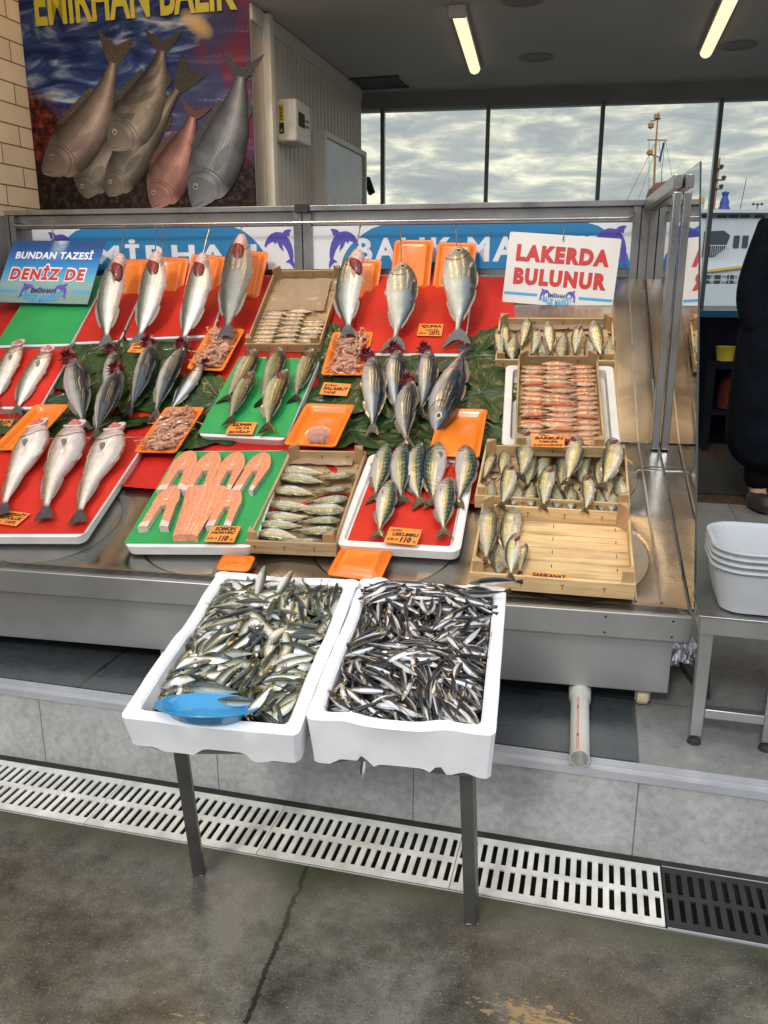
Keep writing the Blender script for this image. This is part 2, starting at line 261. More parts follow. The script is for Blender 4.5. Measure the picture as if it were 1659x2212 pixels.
# ------------------------------------------------------------------ mesh building
class MB:
    def __init__(s): s.v=[]; s.f=[]; s.mi=[]; s.uv={}
    def add(s,vs,fs,mi=0,uvs=None):
        k=len(s.v); s.v+= [Vector(v) for v in vs]; s.f+=[tuple(i+k for i in f) for f in fs]; s.mi+=[mi]*len(fs)
        if uvs: 
            for i,u in enumerate(uvs): s.uv[k+i]=u
        return s
    def box(s,x0,x1,y0,y1,z0,z1,mi=0,Mx=None):
        v=[(x,y,z) for z in (z0,z1) for y in (y0,y1) for x in (x0,x1)]
        if Mx: v=[Mx@Vector(p) for p in v]
        return s.add(v,[(0,2,3,1),(4,5,7,6),(0,1,5,4),(2,6,7,3),(0,4,6,2),(1,3,7,5)],mi)
    def bar(s,p,q,w,h,mi=0,up=(0,0,1)):
        p=Vector(p); q=Vector(q); d=(q-p); z=d.normalized(); x=z.cross(Vector(up)); 
        if x.length<1e-4: x=Vector((1,0,0))
        x.normalize(); y=z.cross(x)
        return s.box(-w/2,w/2,-h/2,h/2,0,d.length,mi,basis(p,x,y,z))
    def tube(s,pts,r,n=8,mi=0,cap=True):
        pts=[Vector(p) for p in pts]; rr=r if isinstance(r,(list,tuple)) else [r]*len(pts); vs=[]; fs=[]
        up=Vector((.13,.21,.97))
        for i,p in enumerate(pts):
            d=(pts[min(i+1,len(pts)-1)]-pts[max(i-1,0)]).normalized(); a=d.cross(up)
            if a.length<.05: a=d.cross(Vector((1,0,0)))
            a.normalize(); b=d.cross(a); up=a.cross(d)
            vs+=[p+(a*math.cos(2*PI*k/n)+b*math.sin(2*PI*k/n))*rr[i] for k in range(n)]
        for i in range(len(pts)-1):
            for k in range(n): fs.append((i*n+k,i*n+(k+1)%n,(i+1)*n+(k+1)%n,(i+1)*n+k))
        if cap: fs+=[tuple(range(n))[::-1],tuple((len(pts)-1)*n+k for k in range(n))]
        return s.add(vs,fs,mi)
    def lathe(s,prof,c=(0,0,0),n=24,mi=0,Mx=None,sx=1,sy=1):
        vs=[];fs=[]
        for r,z in prof:
            for k in range(n): 
                p=Vector((c[0]+r*sx*math.cos(2*PI*k/n),c[1]+r*sy*math.sin(2*PI*k/n),c[2]+z)); vs.append(Mx@p if Mx else p)
        for i in range(len(prof)-1):
            for k in range(n): fs.append((i*n+k,i*n+(k+1)%n,(i+1)*n+(k+1)%n,(i+1)*n+k))
        if prof[0][0]>1e-5: fs.append(tuple(range(n))[::-1])
        if prof[-1][0]>1e-5: fs.append(tuple((len(prof)-1)*n+k for k in range(n)))
        return s.add(vs,fs,mi)
    def prism(s,poly,z0,z1,mi=0,Mx=None):
        n=len(poly); v=[Vector((x,y,z)) for z in (z0,z1) for x,y in poly]
        if Mx: v=[Mx@p for p in v]
        return s.add(v,[tuple(range(n))[::-1],tuple(range(n,2*n))]+[(i,(i+1)%n,n+(i+1)%n,n+i) for i in range(n)],mi)
    def grid(s,fn,nu,nv,mi=0,uv=False):
        vs=[fn(i/nu,j/nv) for j in range(nv+1) for i in range(nu+1)]
        return s.add(vs,[(j*(nu+1)+i,j*(nu+1)+i+1,(j+1)*(nu+1)+i+1,(j+1)*(nu+1)+i) for j in range(nv) for i in range(nu)],mi,[(i/nu,j/nv) for j in range(nv+1) for i in range(nu+1)] if uv else None)
    def mesh(s,name,mats,smooth=True,fix=True):
        me=bpy.data.meshes.new(name); me.from_pydata([tuple(v) for v in s.v],[],s.f)
        for m in (mats if isinstance(mats,(list,tuple)) else [mats]): me.materials.append(m)
        me.polygons.foreach_set('material_index',s.mi)
        if s.uv:
            l=me.uv_layers.new(name='UVMap'); vi=[0]*len(me.loops); me.loops.foreach_get('vertex_index',vi)
            l.data.foreach_set('uv',[c for i in vi for c in s.uv.get(i,(0,0))])
        if fix:
            bm=bmesh.new(); bm.from_mesh(me); bmesh.ops.recalc_face_normals(bm,faces=bm.faces); bm.to_mesh(me); bm.free()
        me.polygons.foreach_set('use_smooth',[smooth]*len(me.polygons))
        if smooth: me.set_sharp_from_angle(angle=R(38))
        me.update(); return me
ORG={}
def props(o,label=None,cat=None,group=None,kind=None):
    if label: o['label']=label
    if cat: o['category']=cat
    if group: o['group']=group
    if kind: o['kind']=kind
    return o
def link(o): SC.collection.objects.link(o); return o
def empty(name,label,cat,Mx,group=None):
    o=link(bpy.data.objects.new(name,None)); o.matrix_world=Mx; o.empty_display_size=.05; return props(o,label,cat,group)
def finish(o,bev=0,seg=2,sub=0):
    if bev:
        m=o.modifiers.new('bevel','BEVEL'); m.width=bev; m.segments=seg; m.limit_method='ANGLE'; m.angle_limit=R(35)
    if sub: m=o.modifiers.new('sub','SUBSURF'); m.levels=sub; m.render_levels=sub
    return o
def part(name,mb,mats,par,bev=0,smooth=True,label=None,sub=0):
    me=mb.mesh(name,mats,smooth) if isinstance(mb,MB) else mb
    o=link(bpy.data.objects.new(name,me)); o.parent=par
    if label: o['label']=label
    return finish(o,bev,sub=sub)
def top(name,mb,mats,Mx,label=None,cat=None,group=None,kind=None,bev=0,smooth=True,sub=0):
    me=mb.mesh(name,mats,smooth) if isinstance(mb,MB) else mb
    o=link(bpy.data.objects.new(name,me)); o.matrix_world=Mx; props(o,label,cat,group,kind); return finish(o,bev,sub=sub)
def struct(name,mb,mats,Mx=BF,**k): return top(name,mb,mats,Mx,kind='structure',**k)
def T(x,y,z): return Matrix.Translation((x,y,z))
# text as a mesh, fitted into a w x h box centred on the origin of the XY plane
def text(body,w,h,thick=.0,depth=.0006,shear=0.,curve=0.,spacing=1.):
    cu=bpy.data.curves.new('t','FONT'); cu.body=body; cu.size=1; cu.offset=thick; cu.extrude=.01; cu.shear=shear; cu.space_character=spacing; cu.align_x='CENTER'; cu.resolution_u=3
    o=link(bpy.data.objects.new('t',cu)); dg=bpy.context.evaluated_depsgraph_get(); me=bpy.data.meshes.new_from_object(o.evaluated_get(dg)); bpy.data.objects.remove(o); bpy.data.curves.remove(cu)
    xs=[v.co.x for v in me.vertices]; ys=[v.co.y for v in me.vertices]; x0,x1,y0,y1=min(xs),max(xs),min(ys),max(ys)
    mb=MB(); k=[]
    for v in me.vertices:
        x=((v.co.x-x0)/(x1-x0)-.5)*w; y=((v.co.y-y0)/(y1-y0)-.5)*h; z=depth if v.co.z>0 else 0
        if curve: y-=curve*(1-(2*x/w)**2)
        k.append((x,y,z))
    mb.add(k,[tuple(p.vertices) for p in me.polygons]); bpy.data.meshes.remove(me); return mb
def put(mb,other,x=0,y=0,z=0,mi=0,rot=0):
    Rm=Matrix.Translation((x,y,z))@Matrix.Rotation(rot,4,'Z'); return mb.add([Rm@v for v in other.v],other.f,mi)
def rrect(w,l,r,n=5):
    p=[]
    for cx,cy,a0 in ((w/2-r,l/2-r,0),(-w/2+r,l/2-r,90),(-w/2+r,-l/2+r,180),(w/2-r,-l/2+r,270)):
        for k in range(n+1): a=R(a0+90*k/n); p.append((cx+r*math.cos(a),cy+r*math.sin(a)))
    return p
def shells(loops,mi=0,cap0=True,cap1=True,mb=None):   # stacked loops of equal count
    mb=mb or MB(); n=len(loops[0]); vs=[p for l in loops for p in l]; fs=[]
    for i in range(len(loops)-1):
        for k in range(n): fs.append((i*n+k,i*n+(k+1)%n,(i+1)*n+(k+1)%n,(i+1)*n+k))
    if cap0: fs.append(tuple(range(n))[::-1])
    if cap1: fs.append(tuple((len(loops)-1)*n+k for k in range(n)))
    return mb.add(vs,fs,mi)
def glassmat(name,tint,rough=0.,refl=1.5):
    m=bpy.data.materials.new(name); m.use_nodes=True; nt=m.node_tree; N=nt.nodes; L=nt.links; N.clear(); o=N.new('ShaderNodeOutputMaterial')
    tr=N.new('ShaderNodeBsdfTransparent'); tr.inputs[0].default_value=(*tint,1); gl=N.new('ShaderNodeBsdfGlossy'); gl.inputs['Roughness'].default_value=rough
    f=N.new('ShaderNodeFresnel'); f.inputs[0].default_value=refl; mx=N.new('ShaderNodeMixShader'); L.new(f.outputs[0],mx.inputs[0]); L.new(tr.outputs[0],mx.inputs[1]); L.new(gl.outputs[0],mx.inputs[2]); L.new(mx.outputs[0],o.inputs[0]); return m
M['glass']=glassmat('window glass',(.92,.95,.95),0,1.18); M['glass2']=glassmat('counter glass',(.86,.90,.88),.01,1.6)
# ================================================================== THE SETTING
YS=2.018; ZF=.25; CZ=2.956
def ground_mat():
    m,nt,N,L,b=newmat('wet worn concrete'); tc=N.new('ShaderNodeTexCoord'); sp=N.new('ShaderNodeSeparateXYZ'); L.new(tc.outputs['Object'],sp.inputs[0]); X,Y=sp.outputs[0],sp.outputs[1]
    n1=tex(nt,'Noise',2.2,detail=9,rough=.6,dist=.6); n2=tex(nt,'Noise',13,detail=10,rough=.78); n3=tex(nt,'Voronoi',230); n4=tex(nt,'Noise',190,detail=3); n5=tex(nt,'Noise',1.1,detail=5)
    r=ramp(N,[(.40,(.034,.032,.025)),(.5,(.096,.089,.070)),(.585,(.175,.164,.136))]); L.new(mth(nt,'ADD',mth(nt,'MULTIPLY',n1.outputs[0],.6),mth(nt,'MULTIPLY',n2.outputs[0],.4)),r.inputs[0]); c=r.outputs[0]
    c=mixc(nt,mth(nt,'MULTIPLY_ADD',n5.outputs[0],3.2,-1.5,True),c,(.085,.058,.036))
    sk=mth(nt,'GREATER_THAN',n4.outputs[0],.65); c=mixc(nt,mth(nt,'MULTIPLY',sk,.45),c,(.40,.36,.29))
    dk=mth(nt,'LESS_THAN',n4.outputs[0],.38); c=mixc(nt,mth(nt,'MULTIPLY',dk,.6),c,(.02,.018,.014))
    # dirt and moss band along the drain
    edge=mth(nt,'ADD',mth(nt,'SUBTRACT',1.775,Y),mth(nt,'MULTIPLY_ADD',n2.outputs[0],-.22,.11)); 
    ms=mth(nt,'SUBTRACT',1,mth(nt,'MULTIPLY',edge,9),None,True); c=mixc(nt,mth(nt,'MULTIPLY',ms,.85),c,mixc(nt,n2.outputs[0],(.018,.024,.008),(.06,.062,.025)))
    # joint
    xl=mth(nt,'MULTIPLY_ADD',mth(nt,'SUBTRACT',Y,1.649),-.073,-.653); d=mth(nt,'ABSOLUTE',mth(nt,'ADD',mth(nt,'SUBTRACT',X,xl),mth(nt,'MULTIPLY_ADD',n2.outputs[0],.05,-.025)))
    j=mth(nt,'LESS_THAN',d,.0055); jm=mth(nt,'SUBTRACT',1,mth(nt,'MULTIPLY',d,14),None,True); near=mth(nt,'MULTIPLY',mth(nt,'SUBTRACT',Y,1.42),4,None,True)
    c=mixc(nt,mth(nt,'MULTIPLY',mth(nt,'MULTIPLY',jm,near),.8),c,(.04,.05,.014)); c=mixc(nt,mth(nt,'MULTIPLY',j,.85),c,(.012,.012,.010))
    # flakes of old yellow paint
    def blob(cx,cy,rx,ry):
        a=mth(nt,'DIVIDE',mth(nt,'SUBTRACT',X,cx),rx); e=mth(nt,'DIVIDE',mth(nt,'SUBTRACT',Y,cy),ry); return mth(nt,'SUBTRACT',1,mth(nt,'ADD',mth(nt,'MULTIPLY',a,a),mth(nt,'MULTIPLY',e,e)),None,True)
    n6=tex(nt,'Noise',34,detail=8,rough=.65,stretch=(1,2.2,1)); bl=mth(nt,'MAXIMUM',blob(-.06,1.44,.15,.055),mth(nt,'MAXIMUM',blob(.10,1.36,.22,.03),mth(nt,'MULTIPLY',blob(-.72,1.26,.15,.03),.6)))
    k=mth(nt,'GREATER_THAN',mth(nt,'ADD',n6.outputs[0],mth(nt,'MULTIPLY',bl,.20)),.675); k=mth(nt,'MULTIPLY',k,mth(nt,'GREATER_THAN',bl,.02)); c=mixc(nt,mth(nt,'MULTIPLY',k,.85),c,(.34,.22,.10))
    L.new(c,b.inputs['Base Color'])
    wet=mth(nt,'MULTIPLY_ADD',n1.outputs[0],1.9,-.62,True); rr=mth(nt,'MULTIPLY_ADD',n2.outputs[0],.22,mth(nt,'MULTIPLY_ADD',wet,.24,.02)); L.new(rr,b.inputs['Roughness']); b.inputs['Specular IOR Level'].default_value=.55
    h=mth(nt,'ADD',mth(nt,'MULTIPLY',n4.outputs[0],.25),mth(nt,'SUBTRACT',mth(nt,'MULTIPLY',n2.outputs[0],.5),j)); bump(nt,b,h,.35,.0022); return m
M['ground']=ground_mat()
g=MB(); g.add([(-60,-60,0),(60,-60,0),(60,1.762,0),(-60,1.762,0)],[(0,1,2,3)]); struct('pavement',g,M['ground'],smooth=False)
g=MB(); g.box(-8,8,1.762,1.768,-.14,-.001); g.box(-8,8,1.768,1.986,-.15,-.13); g.box(-8,8,1.986,YS,-.14,.001); DCH=struct('drain_channel',g,mat('mossy channel',(.016,.018,.010),.7,0,.6,9,bmp=(60,.6,.004)),smooth=False)
# raised floor of the shop with tiled riser
M['riser']=tiles('grey riser tile',(.34,.34,.338),.607,0,.175,0,jw=.0035,axes='XZ',rough=.55)
M['floor']=tiles('grey floor tile',(.19,.188,.182),.607,1.2,.175,.03,jw=.005,axes='XY',rough=.42,dark=.4)
g=MB(); g.box(-8,8,YS,YS+.03,-.14,ZF-.012); struct('step_riser',g,M['riser'],smooth=False)
g=MB(); g.box(-8,8,YS+.03,8.,ZF-.06,ZF-.001); g.box(.42,8,5.0,8.,ZF-.001,ZF+.003,1); struct('shop_floor',g,[M['floor'],tiles('brown floor tile',(.075,.05,.035),.3,.6,0,0,axes='XY',rough=.25)],smooth=False)
g=MB(); g.box(-8,8,YS-.008,YS+.012,ZF-.020,ZF+.002)
for i in range(5): g.box(-8,8,YS+.012+i*.008,YS+.017+i*.008,ZF-.002,ZF+.0025)
g.box(-8,8,YS+.012,YS+.054,ZF-.004,ZF+.0005); top('step_nosing',g,M['alu'],BF,'ribbed aluminium nosing strip along the edge of the grey tiled step','trim',smooth=False)
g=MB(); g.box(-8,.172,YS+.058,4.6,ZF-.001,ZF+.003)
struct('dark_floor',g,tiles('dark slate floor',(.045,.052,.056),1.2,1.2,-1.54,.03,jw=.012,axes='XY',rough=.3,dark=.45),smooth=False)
# drain grates
def grate(x0,n,m,label,grp):
    w=n*.0278; g=MB(); y0,y1=1.768,1.985; t=.005; z1=.006; z0=z1-t; ym=(y0+y1)/2
    g.box(x0+.001,x0+w-.001,y0,y0+.022,z0,z1); g.box(x0+.001,x0+w-.001,ym-.009,ym+.009,z0,z1); g.box(x0+.001,x0+w-.001,y1-.022,y1,z0,z1)
    for i in range(n+1):
        xa=x0+i*.0278-.0075; xb=xa+.015
        if i==0: xa=x0+.001
        if i==n: xb=x0+w-.001
        g.box(xa,xb,y0+.022,ym-.009,z0,z1); g.box(xa,xb,ym+.009,y1-.022,z0,z1)
    for v in g.v: v.x-=x0+w/2; v.y-=ym
    o=top('drain_grate',g,m,BF@T(x0+w/2,ym,0),label,'drain grate',grp,smooth=False,bev=0); return w
gl=['leftmost white slotted drain grate, cut by the left edge of the photo','white slotted drain grate around the foot of the left table leg','white slotted drain grate in the middle between the two table legs','white slotted drain grate by the right table leg','white slotted drain grate next to the black one']
x=.2455
for i in range(5):
    x-=19*.0278; grate(x,19,M['plast_w'],gl[4-i],'slotted grates over the floor drain')
grate(.247,19,M['plast_b'],'black slotted drain grate at the right end of the white ones','slotted grates over the floor drain')
g=MB(); g.box(.25,3,1.7625,1.7665,-.02,.005); g.box(.25,3,1.9865,1.9905,-.02,.005); g.box(-3,.25,1.7625,1.7655,-.02,.001); dfr=part('drain_frame',g,M['alu'],DCH,smooth=False)
# walls of the shop
def brick_mat():
    m,nt,N,L,b=newmat('cream wall tile'); tc=N.new('ShaderNodeTexCoord'); sp=N.new('ShaderNodeSeparateXYZ'); L.new(tc.outputs['Object'],sp.inputs[0]); cb=N.new('ShaderNodeCombineXYZ'); L.new(sp.outputs[1],cb.inputs[0]); L.new(sp.outputs[2],cb.inputs[1])
    k=N.new('ShaderNodeTexBrick'); L.new(cb.outputs[0],k.inputs['Vector']); k.inputs['Scale'].default_value=1; k.inputs['Brick Width'].default_value=.34; k.inputs['Row Height'].default_value=.113; k.inputs['Mortar Size'].default_value=.004
    k.inputs['Color1'].default_value=(.80,.71,.56,1); k.inputs['Color2'].default_value=(.72,.64,.50,1); k.inputs['Mortar'].default_value=(.13,.10,.07,1)
    n=tex(nt,'Noise',7,detail=6); L.new(mixc(nt,.35,k.outputs['Color'],n.outputs[0],'OVERLAY'),b.inputs['Base Color']); b.inputs['Roughness'].default_value=.5; bump(nt,b,k.outputs['Fac'],-.5,.004); return m
g=MB(); g.box(-3.55,-3.392,-.5,4.85,ZF-.25,3.6); struct('side_wall',g,brick_mat(),smooth=False)
g=MB(); g.box(-3.39,-1.965,4.72,4.84,ZF,3.6); struct('back_wall',g,M['cream'],smooth=False)
g=MB(); g.box(-6,6,4.725,7.85,CZ,CZ+.1); g.box(-1.964,6,4.70,4.72,CZ,3.9); g.box(-6,6,3.1,4.84,3.9,4.0); struct('ceiling',g,M['ceil'],smooth=False)
# poster ---------------------------------------------------------------
def poster_mat():
    m,nt,N,L,b=newmat('printed poster background'); tc=N.new('ShaderNodeTexCoord'); sp=N.new('ShaderNodeSeparateXYZ'); L.new(tc.outputs['Object'],sp.inputs[0]); X,Z=sp.outputs[0],sp.outputs[2]   # X -.71..+.71, Z 0 (bottom) .. 
    wv=tex(nt,'Noise',2.4,stretch=(1,1,3.4),detail=5,rough=.5,dist=1.6); r=ramp(N,[(.38,(.010,.020,.085)),(.5,(.03,.055,.17)),(.58,(.14,.20,.33)),(.68,(.46,.50,.54))]); L.new(wv.outputs[0],r.inputs[0]); c=r.outputs[0]
    def net(ang,fr): 
        a=R(ang); return mth(nt,'GREATER_THAN',mth(nt,'SINE',mth(nt,'MULTIPLY',mth(nt,'ADD',mth(nt,'MULTIPLY',X,math.cos(a)),mth(nt,'ADD',mth(nt,'MULTIPLY',Z,math.sin(a)),mth(nt,'MULTIPLY',wv.outputs[0],.06))),fr)),.2)
    nn=mth(nt,'MAXIMUM',net(20,520),net(110,520)); rd=tex(nt,'Noise',2.6,detail=6,stretch=(2,1,.8)); nc=mixc(nt,mth(nt,'MULTIPLY_ADD',rd.outputs[0],6,-2.7,True),(.05,.05,.11),(.20,.014,.012))
    right=mth(nt,'MULTIPLY',mth(nt,'ADD',X,mth(nt,'MULTIPLY_ADD',Z,-.45,.14)),7,None,True)      # net hanging on the right
    c=mixc(nt,mth(nt,'MULTIPLY',mth(nt,'MULTIPLY_ADD',nn,.5,.45),right),c,nc)
    lowl=mth(nt,'MULTIPLY',mth(nt,'SUBTRACT',mth(nt,'MULTIPLY_ADD',X,-.55,.42),mth(nt,'ADD',Z,mth(nt,'MULTIPLY_ADD',rd.outputs[0],.4,-.2))),12,None,True)
    n7=tex(nt,'Noise',24,detail=6); rn=ramp(N,[(.38,(.018,.008,.007)),(.52,(.09,.016,.012)),(.68,(.26,.05,.03))]); L.new(n7.outputs[0],rn.inputs[0]); c=mixc(nt,lowl,c,rn.outputs[0])
    dark=mth(nt,'MULTIPLY',mth(nt,'SUBTRACT',mth(nt,'ADD',.36,mth(nt,'MULTIPLY',rd.outputs[0],.12)),Z),8,None,True); dn=ramp(N,[(.4,(.010,.008,.008)),(.55,(.03,.017,.013)),(.68,(.07,.05,.04))]); L.new(n7.outputs[0],dn.inputs[0]); c=mixc(nt,dark,c,dn.outputs[0])
    a=mth(nt,'DIVIDE',mth(nt,'SUBTRACT',X,.40),.11); e=mth(nt,'DIVIDE',mth(nt,'SUBTRACT',mth(nt,'ADD',Z,mth(nt,'MULTIPLY',X,.5)),1.265),.07); gl=mth(nt,'SUBTRACT',1.1,mth(nt,'ADD',mth(nt,'ADD',mth(nt,'MULTIPLY',a,a),mth(nt,'MULTIPLY',e,e)),mth(nt,'MULTIPLY',rd.outputs[0],.4)),None,True)
    c=mixc(nt,gl,c,(.62,.44,.20)); L.new(c,b.inputs['Base Color']); b.inputs['Roughness'].default_value=.5; b.inputs['Specular IOR Level'].default_value=.12; return m
PZ=1.80; PX=(-3.39-1.965)/2; PM=BF@T(PX,4.712,PZ)
post=empty('fish_poster','large poster of six printed fish, waves and red net on the wall behind the stall','poster',PM)
g=MB(); g.box(-.7125,.7125,-.004,.003,-.1,1.75); part('sheet',g,poster_mat(),post,smooth=False)
PMi=PM.inverted(); BN=BF.to_3x3()@Vector((0,1,0)); PP=BF@Vector((0,4.705,0))
def pxy(x,y): v=PMi@hit(x,y,PP,BN); return v.x,v.z
def interp(pts,u):
    for i in range(len(pts)-1):
        if u<=pts[i+1][0]: 
            t=(u-pts[i][0])/(pts[i+1][0]-pts[i][0]+1e-9); t=t*t*(3-2*t)*.45+t*.55; return pts[i][1]+(pts[i+1][1]-pts[i][1])*t
    return pts[-1][1]
BODY=[(0,.05),(.02,.22),(.06,.42),(.12,.64),(.22,.88),(.34,1.0),(.48,.97),(.62,.78),(.74,.50),(.82,.27),(.87,.16)]
def poster_fish(pts,wid,key,flip,depth,eye=1):
    # pts: head, mid, tail pixels; wid: body depth in px ; a flat print 1 mm proud
    P=[Vector(pxy(*p)) for p in pts]; sc=(Vector(pxy(pts[0][0]+10,pts[0][1]))-P[0]).length/10; W=wid*sc
    PR=[(0,.10),(.02,.26),(.05,.44),(.10,.66),(.17,.88),(.26,1.0),(.38,.98),(.52,.80),(.66,.54),(.76,.34),(.83,.22),(.87,.18)]
    def c(t): return P[0]*(1-t)**2+P[1]*2*t*(1-t)+P[2]*t*t
    def fr(u): 
        d=(c(min(1,u+.02))-c(max(0,u-.02))).normalized(); return d,Vector((-d.y,d.x))
    mb=MB(); n=44; m=14; vs=[]; uv=[]
    for i in range(n+1):
        u=i/n; d,nrm=fr(u); ht=interp(PR,u)*.5 if u<.84 else .5*(.2+((u-.84)/.16)**.8*.70)
        for j in range(m+1):
            s=j/m*2-1; h=ht*(1.12 if s>0 and u<.3 else 1)*(1-.12*(s<0)*(u<.12))
            k=c(u)+nrm*s*h*W
            if u>.88: k=k-d*(1-abs(s))*(u-.84)*W*1.5
            vs.append((k.x,-depth,k.y)); uv.append((u if u<.86 else .95,(s+1)/2))
    mb.add(vs,[(i*(m+1)+j,i*(m+1)+j+1,(i+1)*(m+1)+j+1,(i+1)*(m+1)+j) for i in range(n) for j in range(m)],0,uv)
    def shp(ps,mi,dz,uvv=(.95,.4)): 
        o=[]
        for u,s in ps: d,nrm=fr(u); k=c(u)+nrm*s*W*.5; o.append((k.x,-depth-dz,k.y))
        mb.add(o,[tuple(range(len(o)))],mi,[uvv]*len(o))
    shp([(.24,1.02),(.30,1.22),(.42,1.2),(.55,1.0),(.66,.74),(.66,.52),(.52,.78),(.38,.96)],0,-.0001); shp([(.60,-.62),(.68,-.74),(.74,-.42),(.66,-.5)],0,-.0001)
    shp([(.235,-.05),(.27,.08),(.32,.12),(.38,.02),(.425,-.14),(.41,-.26),(.34,-.30),(.27,-.24)],0,.0003,(.62,.30))
    d,nrm=fr(.1); q=c(.105)+nrm*W*.17
    for r,mi,dz in ((.058,1,.0004),(.036,2,.0006),(.010,3,.0008)):
        mb.add([(q.x+W*r*math.cos(t)+(W*.012 if mi==3 else 0),-depth-dz,q.y+W*r*math.sin(t)+(W*.014 if mi==3 else 0)) for t in [2*PI*k/18 for k in range(18)]],[tuple(range(18))],mi)
    # gill cover edge and mouth
    for u0,w0,k0 in ((.235,.020,.055),(.17,.010,.04)):
        L1=[];L2=[]
        for k in range(11):
            s=-.85+1.55*k/10; uu=u0-k0*((s+.1)**2); d,nrm=fr(uu); q=c(uu)+nrm*s*interp(PR,uu)*.5*W; L1.append((q.x,-depth-.0004,q.y)); q=q+d*W*w0*(1-abs(s)); L2.append((q.x,-depth-.0004,q.y))
        mb.add(L1+L2,[(k,k+1,12+k,11+k) for k in range(10)],4)
    shp([(.012,-.02),(.065,-.22),(.072,-.27),(.012,-.06)],4,.0004)
    part('printed_fish',mb,[FM[key],M['iris_p'],M['dark'],M['white'],M['pr_dark']],post,smooth=False)
M['iris_p']=mat('printed eye ring',(.30,.26,.20),.4); M['pr_dark']=mat('printed dark line',(.03,.022,.018),.4)
poster_fish([(186,428),(196,330),(345,270)],78,'pc',False,.0052)
poster_fish([(92,372),(235,290),(252,70)],86,'pa',False,.0062)
poster_fish([(233,422),(300,330),(420,135)],70,'pc',False,.0072)
poster_fish([(236,320),(350,220),(352,62)],90,'pb',False,.0082)
poster_fish([(330,448),(400,340),(425,215)],82,'pd',False,.0092)
poster_fish([(418,448),(520,280),(524,115)],100,'pe',False,.0102)
tm=text('EMIRHAN BALIK',1.255,.235,.028); x0,z0=pxy(286,41)
for v in tm.v: v.x,v.y,v.z=v.x+x0+.01,-.0115-v.z,v.y+z0+.12
for v in tm.v: v.z+= -.02*abs(math.sin((v.x)*30))*0
part('lettering',tm,mat('poster yellow',(.50,.46,.035),.4,0,.08),post,smooth=False)
# cold room ------------------------------------------------------------
cr=empty('cold_room','cream cold room with grooved panel side running back under the ceiling','cold room',BF@T(-2.3,5.8,ZF))
g=MB(); g.box(-.60,.335,-1.075,1.11,0,CZ-ZF-.003)
part('wall',g,M['cream'],cr,smooth=False)
g=MB(); y=-.84
while y<1.08: g.box(.335,.3425,y,y+.062,.0,2.60); y+=.078
g.box(.335,.347,-1.075,1.11,2.62,2.70); part('grooved_cladding',g,M['cream'],cr,smooth=False)
g=MB(); g.box(.335,.385,-.92,-.86,1.2,2.69); part('cable_trunking',g,M['creaml'],cr,bev=.004)
cb=empty('control_box','cream control box with dark display and yellow label on the cold room side','control box',BF@T(-1.963,5.05,2.30))
g=MB(); g.box(.0,.13,0,.26,0,.235); part('housing',g,M['creaml'],cb,bev=.012)
g=MB(); g.box(.130,.1315,.04,.15,.09,.17); part('display',g,M['dark'],cb,smooth=False)
g=MB(); 
for i in range(3):
    for j in range(2): g.box(.130,.133,.165+i*.022,.18+i*.022,.10+j*.03,.115+j*.03)
part('button',g,M['beam'],cb,smooth=False)
g=MB(); g.box(.022,.052,-.0015,0,.11,.205); part('yellow_label',g,mat('yellow label',(.62,.42,.02),.5),cb,smooth=False)
tm=text('DIKKAT',.075,.018,.02); g=MB()
for v in tm.v: v.x,v.y,v.z=.037-v.y,-.0015-v.z-.0004,.158+v.x
part('label_print',tm,M['ink'],cb,smooth=False)
g=MB(); g.box(.022,.052,-.0015,0,.045,.105,0); g.add([(.028,-.003,.055),(.046,-.003,.055),(.037,-.003,.075)],[(0,1,2)],1); part('black_label',g,[M['dark'],mat('label yellow mark',(.6,.4,.02),.5)],cb,smooth=False)
# framed sign cabinet against the cold room
fr=empty('framed_board','framed pale board with a faint flower print leaning against the cold room','board',BF@T(-1.96,5.72,ZF))
g=MB()
for z0,z1,ya,yb in ((1.4,2.22,0,.04),(1.4,2.22,1.0,1.04),(2.18,2.22,.04,1.0),(1.36,1.4,0,1.04)): g.box(0,.085,ya,yb,z0,z1)
part('frame',g,M['creaml'],fr,bev=.004)
g=MB(); g.box(.02,.07,.04,1.0,1.4,2.18)
def board_mat():
    m,nt,N,L,b=newmat('faded board print'); n=tex(nt,'Noise',5,detail=6,dist=1.2); r=ramp(N,[(.45,(.44,.47,.50)),(.60,(.36,.38,.36)),(.68,(.40,.30,.26)),(.75,(.25,.26,.24))]); L.new(n.outputs[0],r.inputs[0]); L.new(r.outputs[0],b.inputs['Base Color']); b.inputs['Roughness'].default_value=.15; return m
part('panel',g,board_mat(),fr,smooth=False)
# black bracket at the end of the cold room
g=MB(); g.bar((0,0,0),(.05,-.02,-.12),.03,.05); g.bar((0,0,.0),(-.03,0,.02),.02,.02); top('black_bracket',g,M['black'],BF@T(-1.93,6.95,2.30),'small black angled bracket sticking out past the cold room corner','bracket')
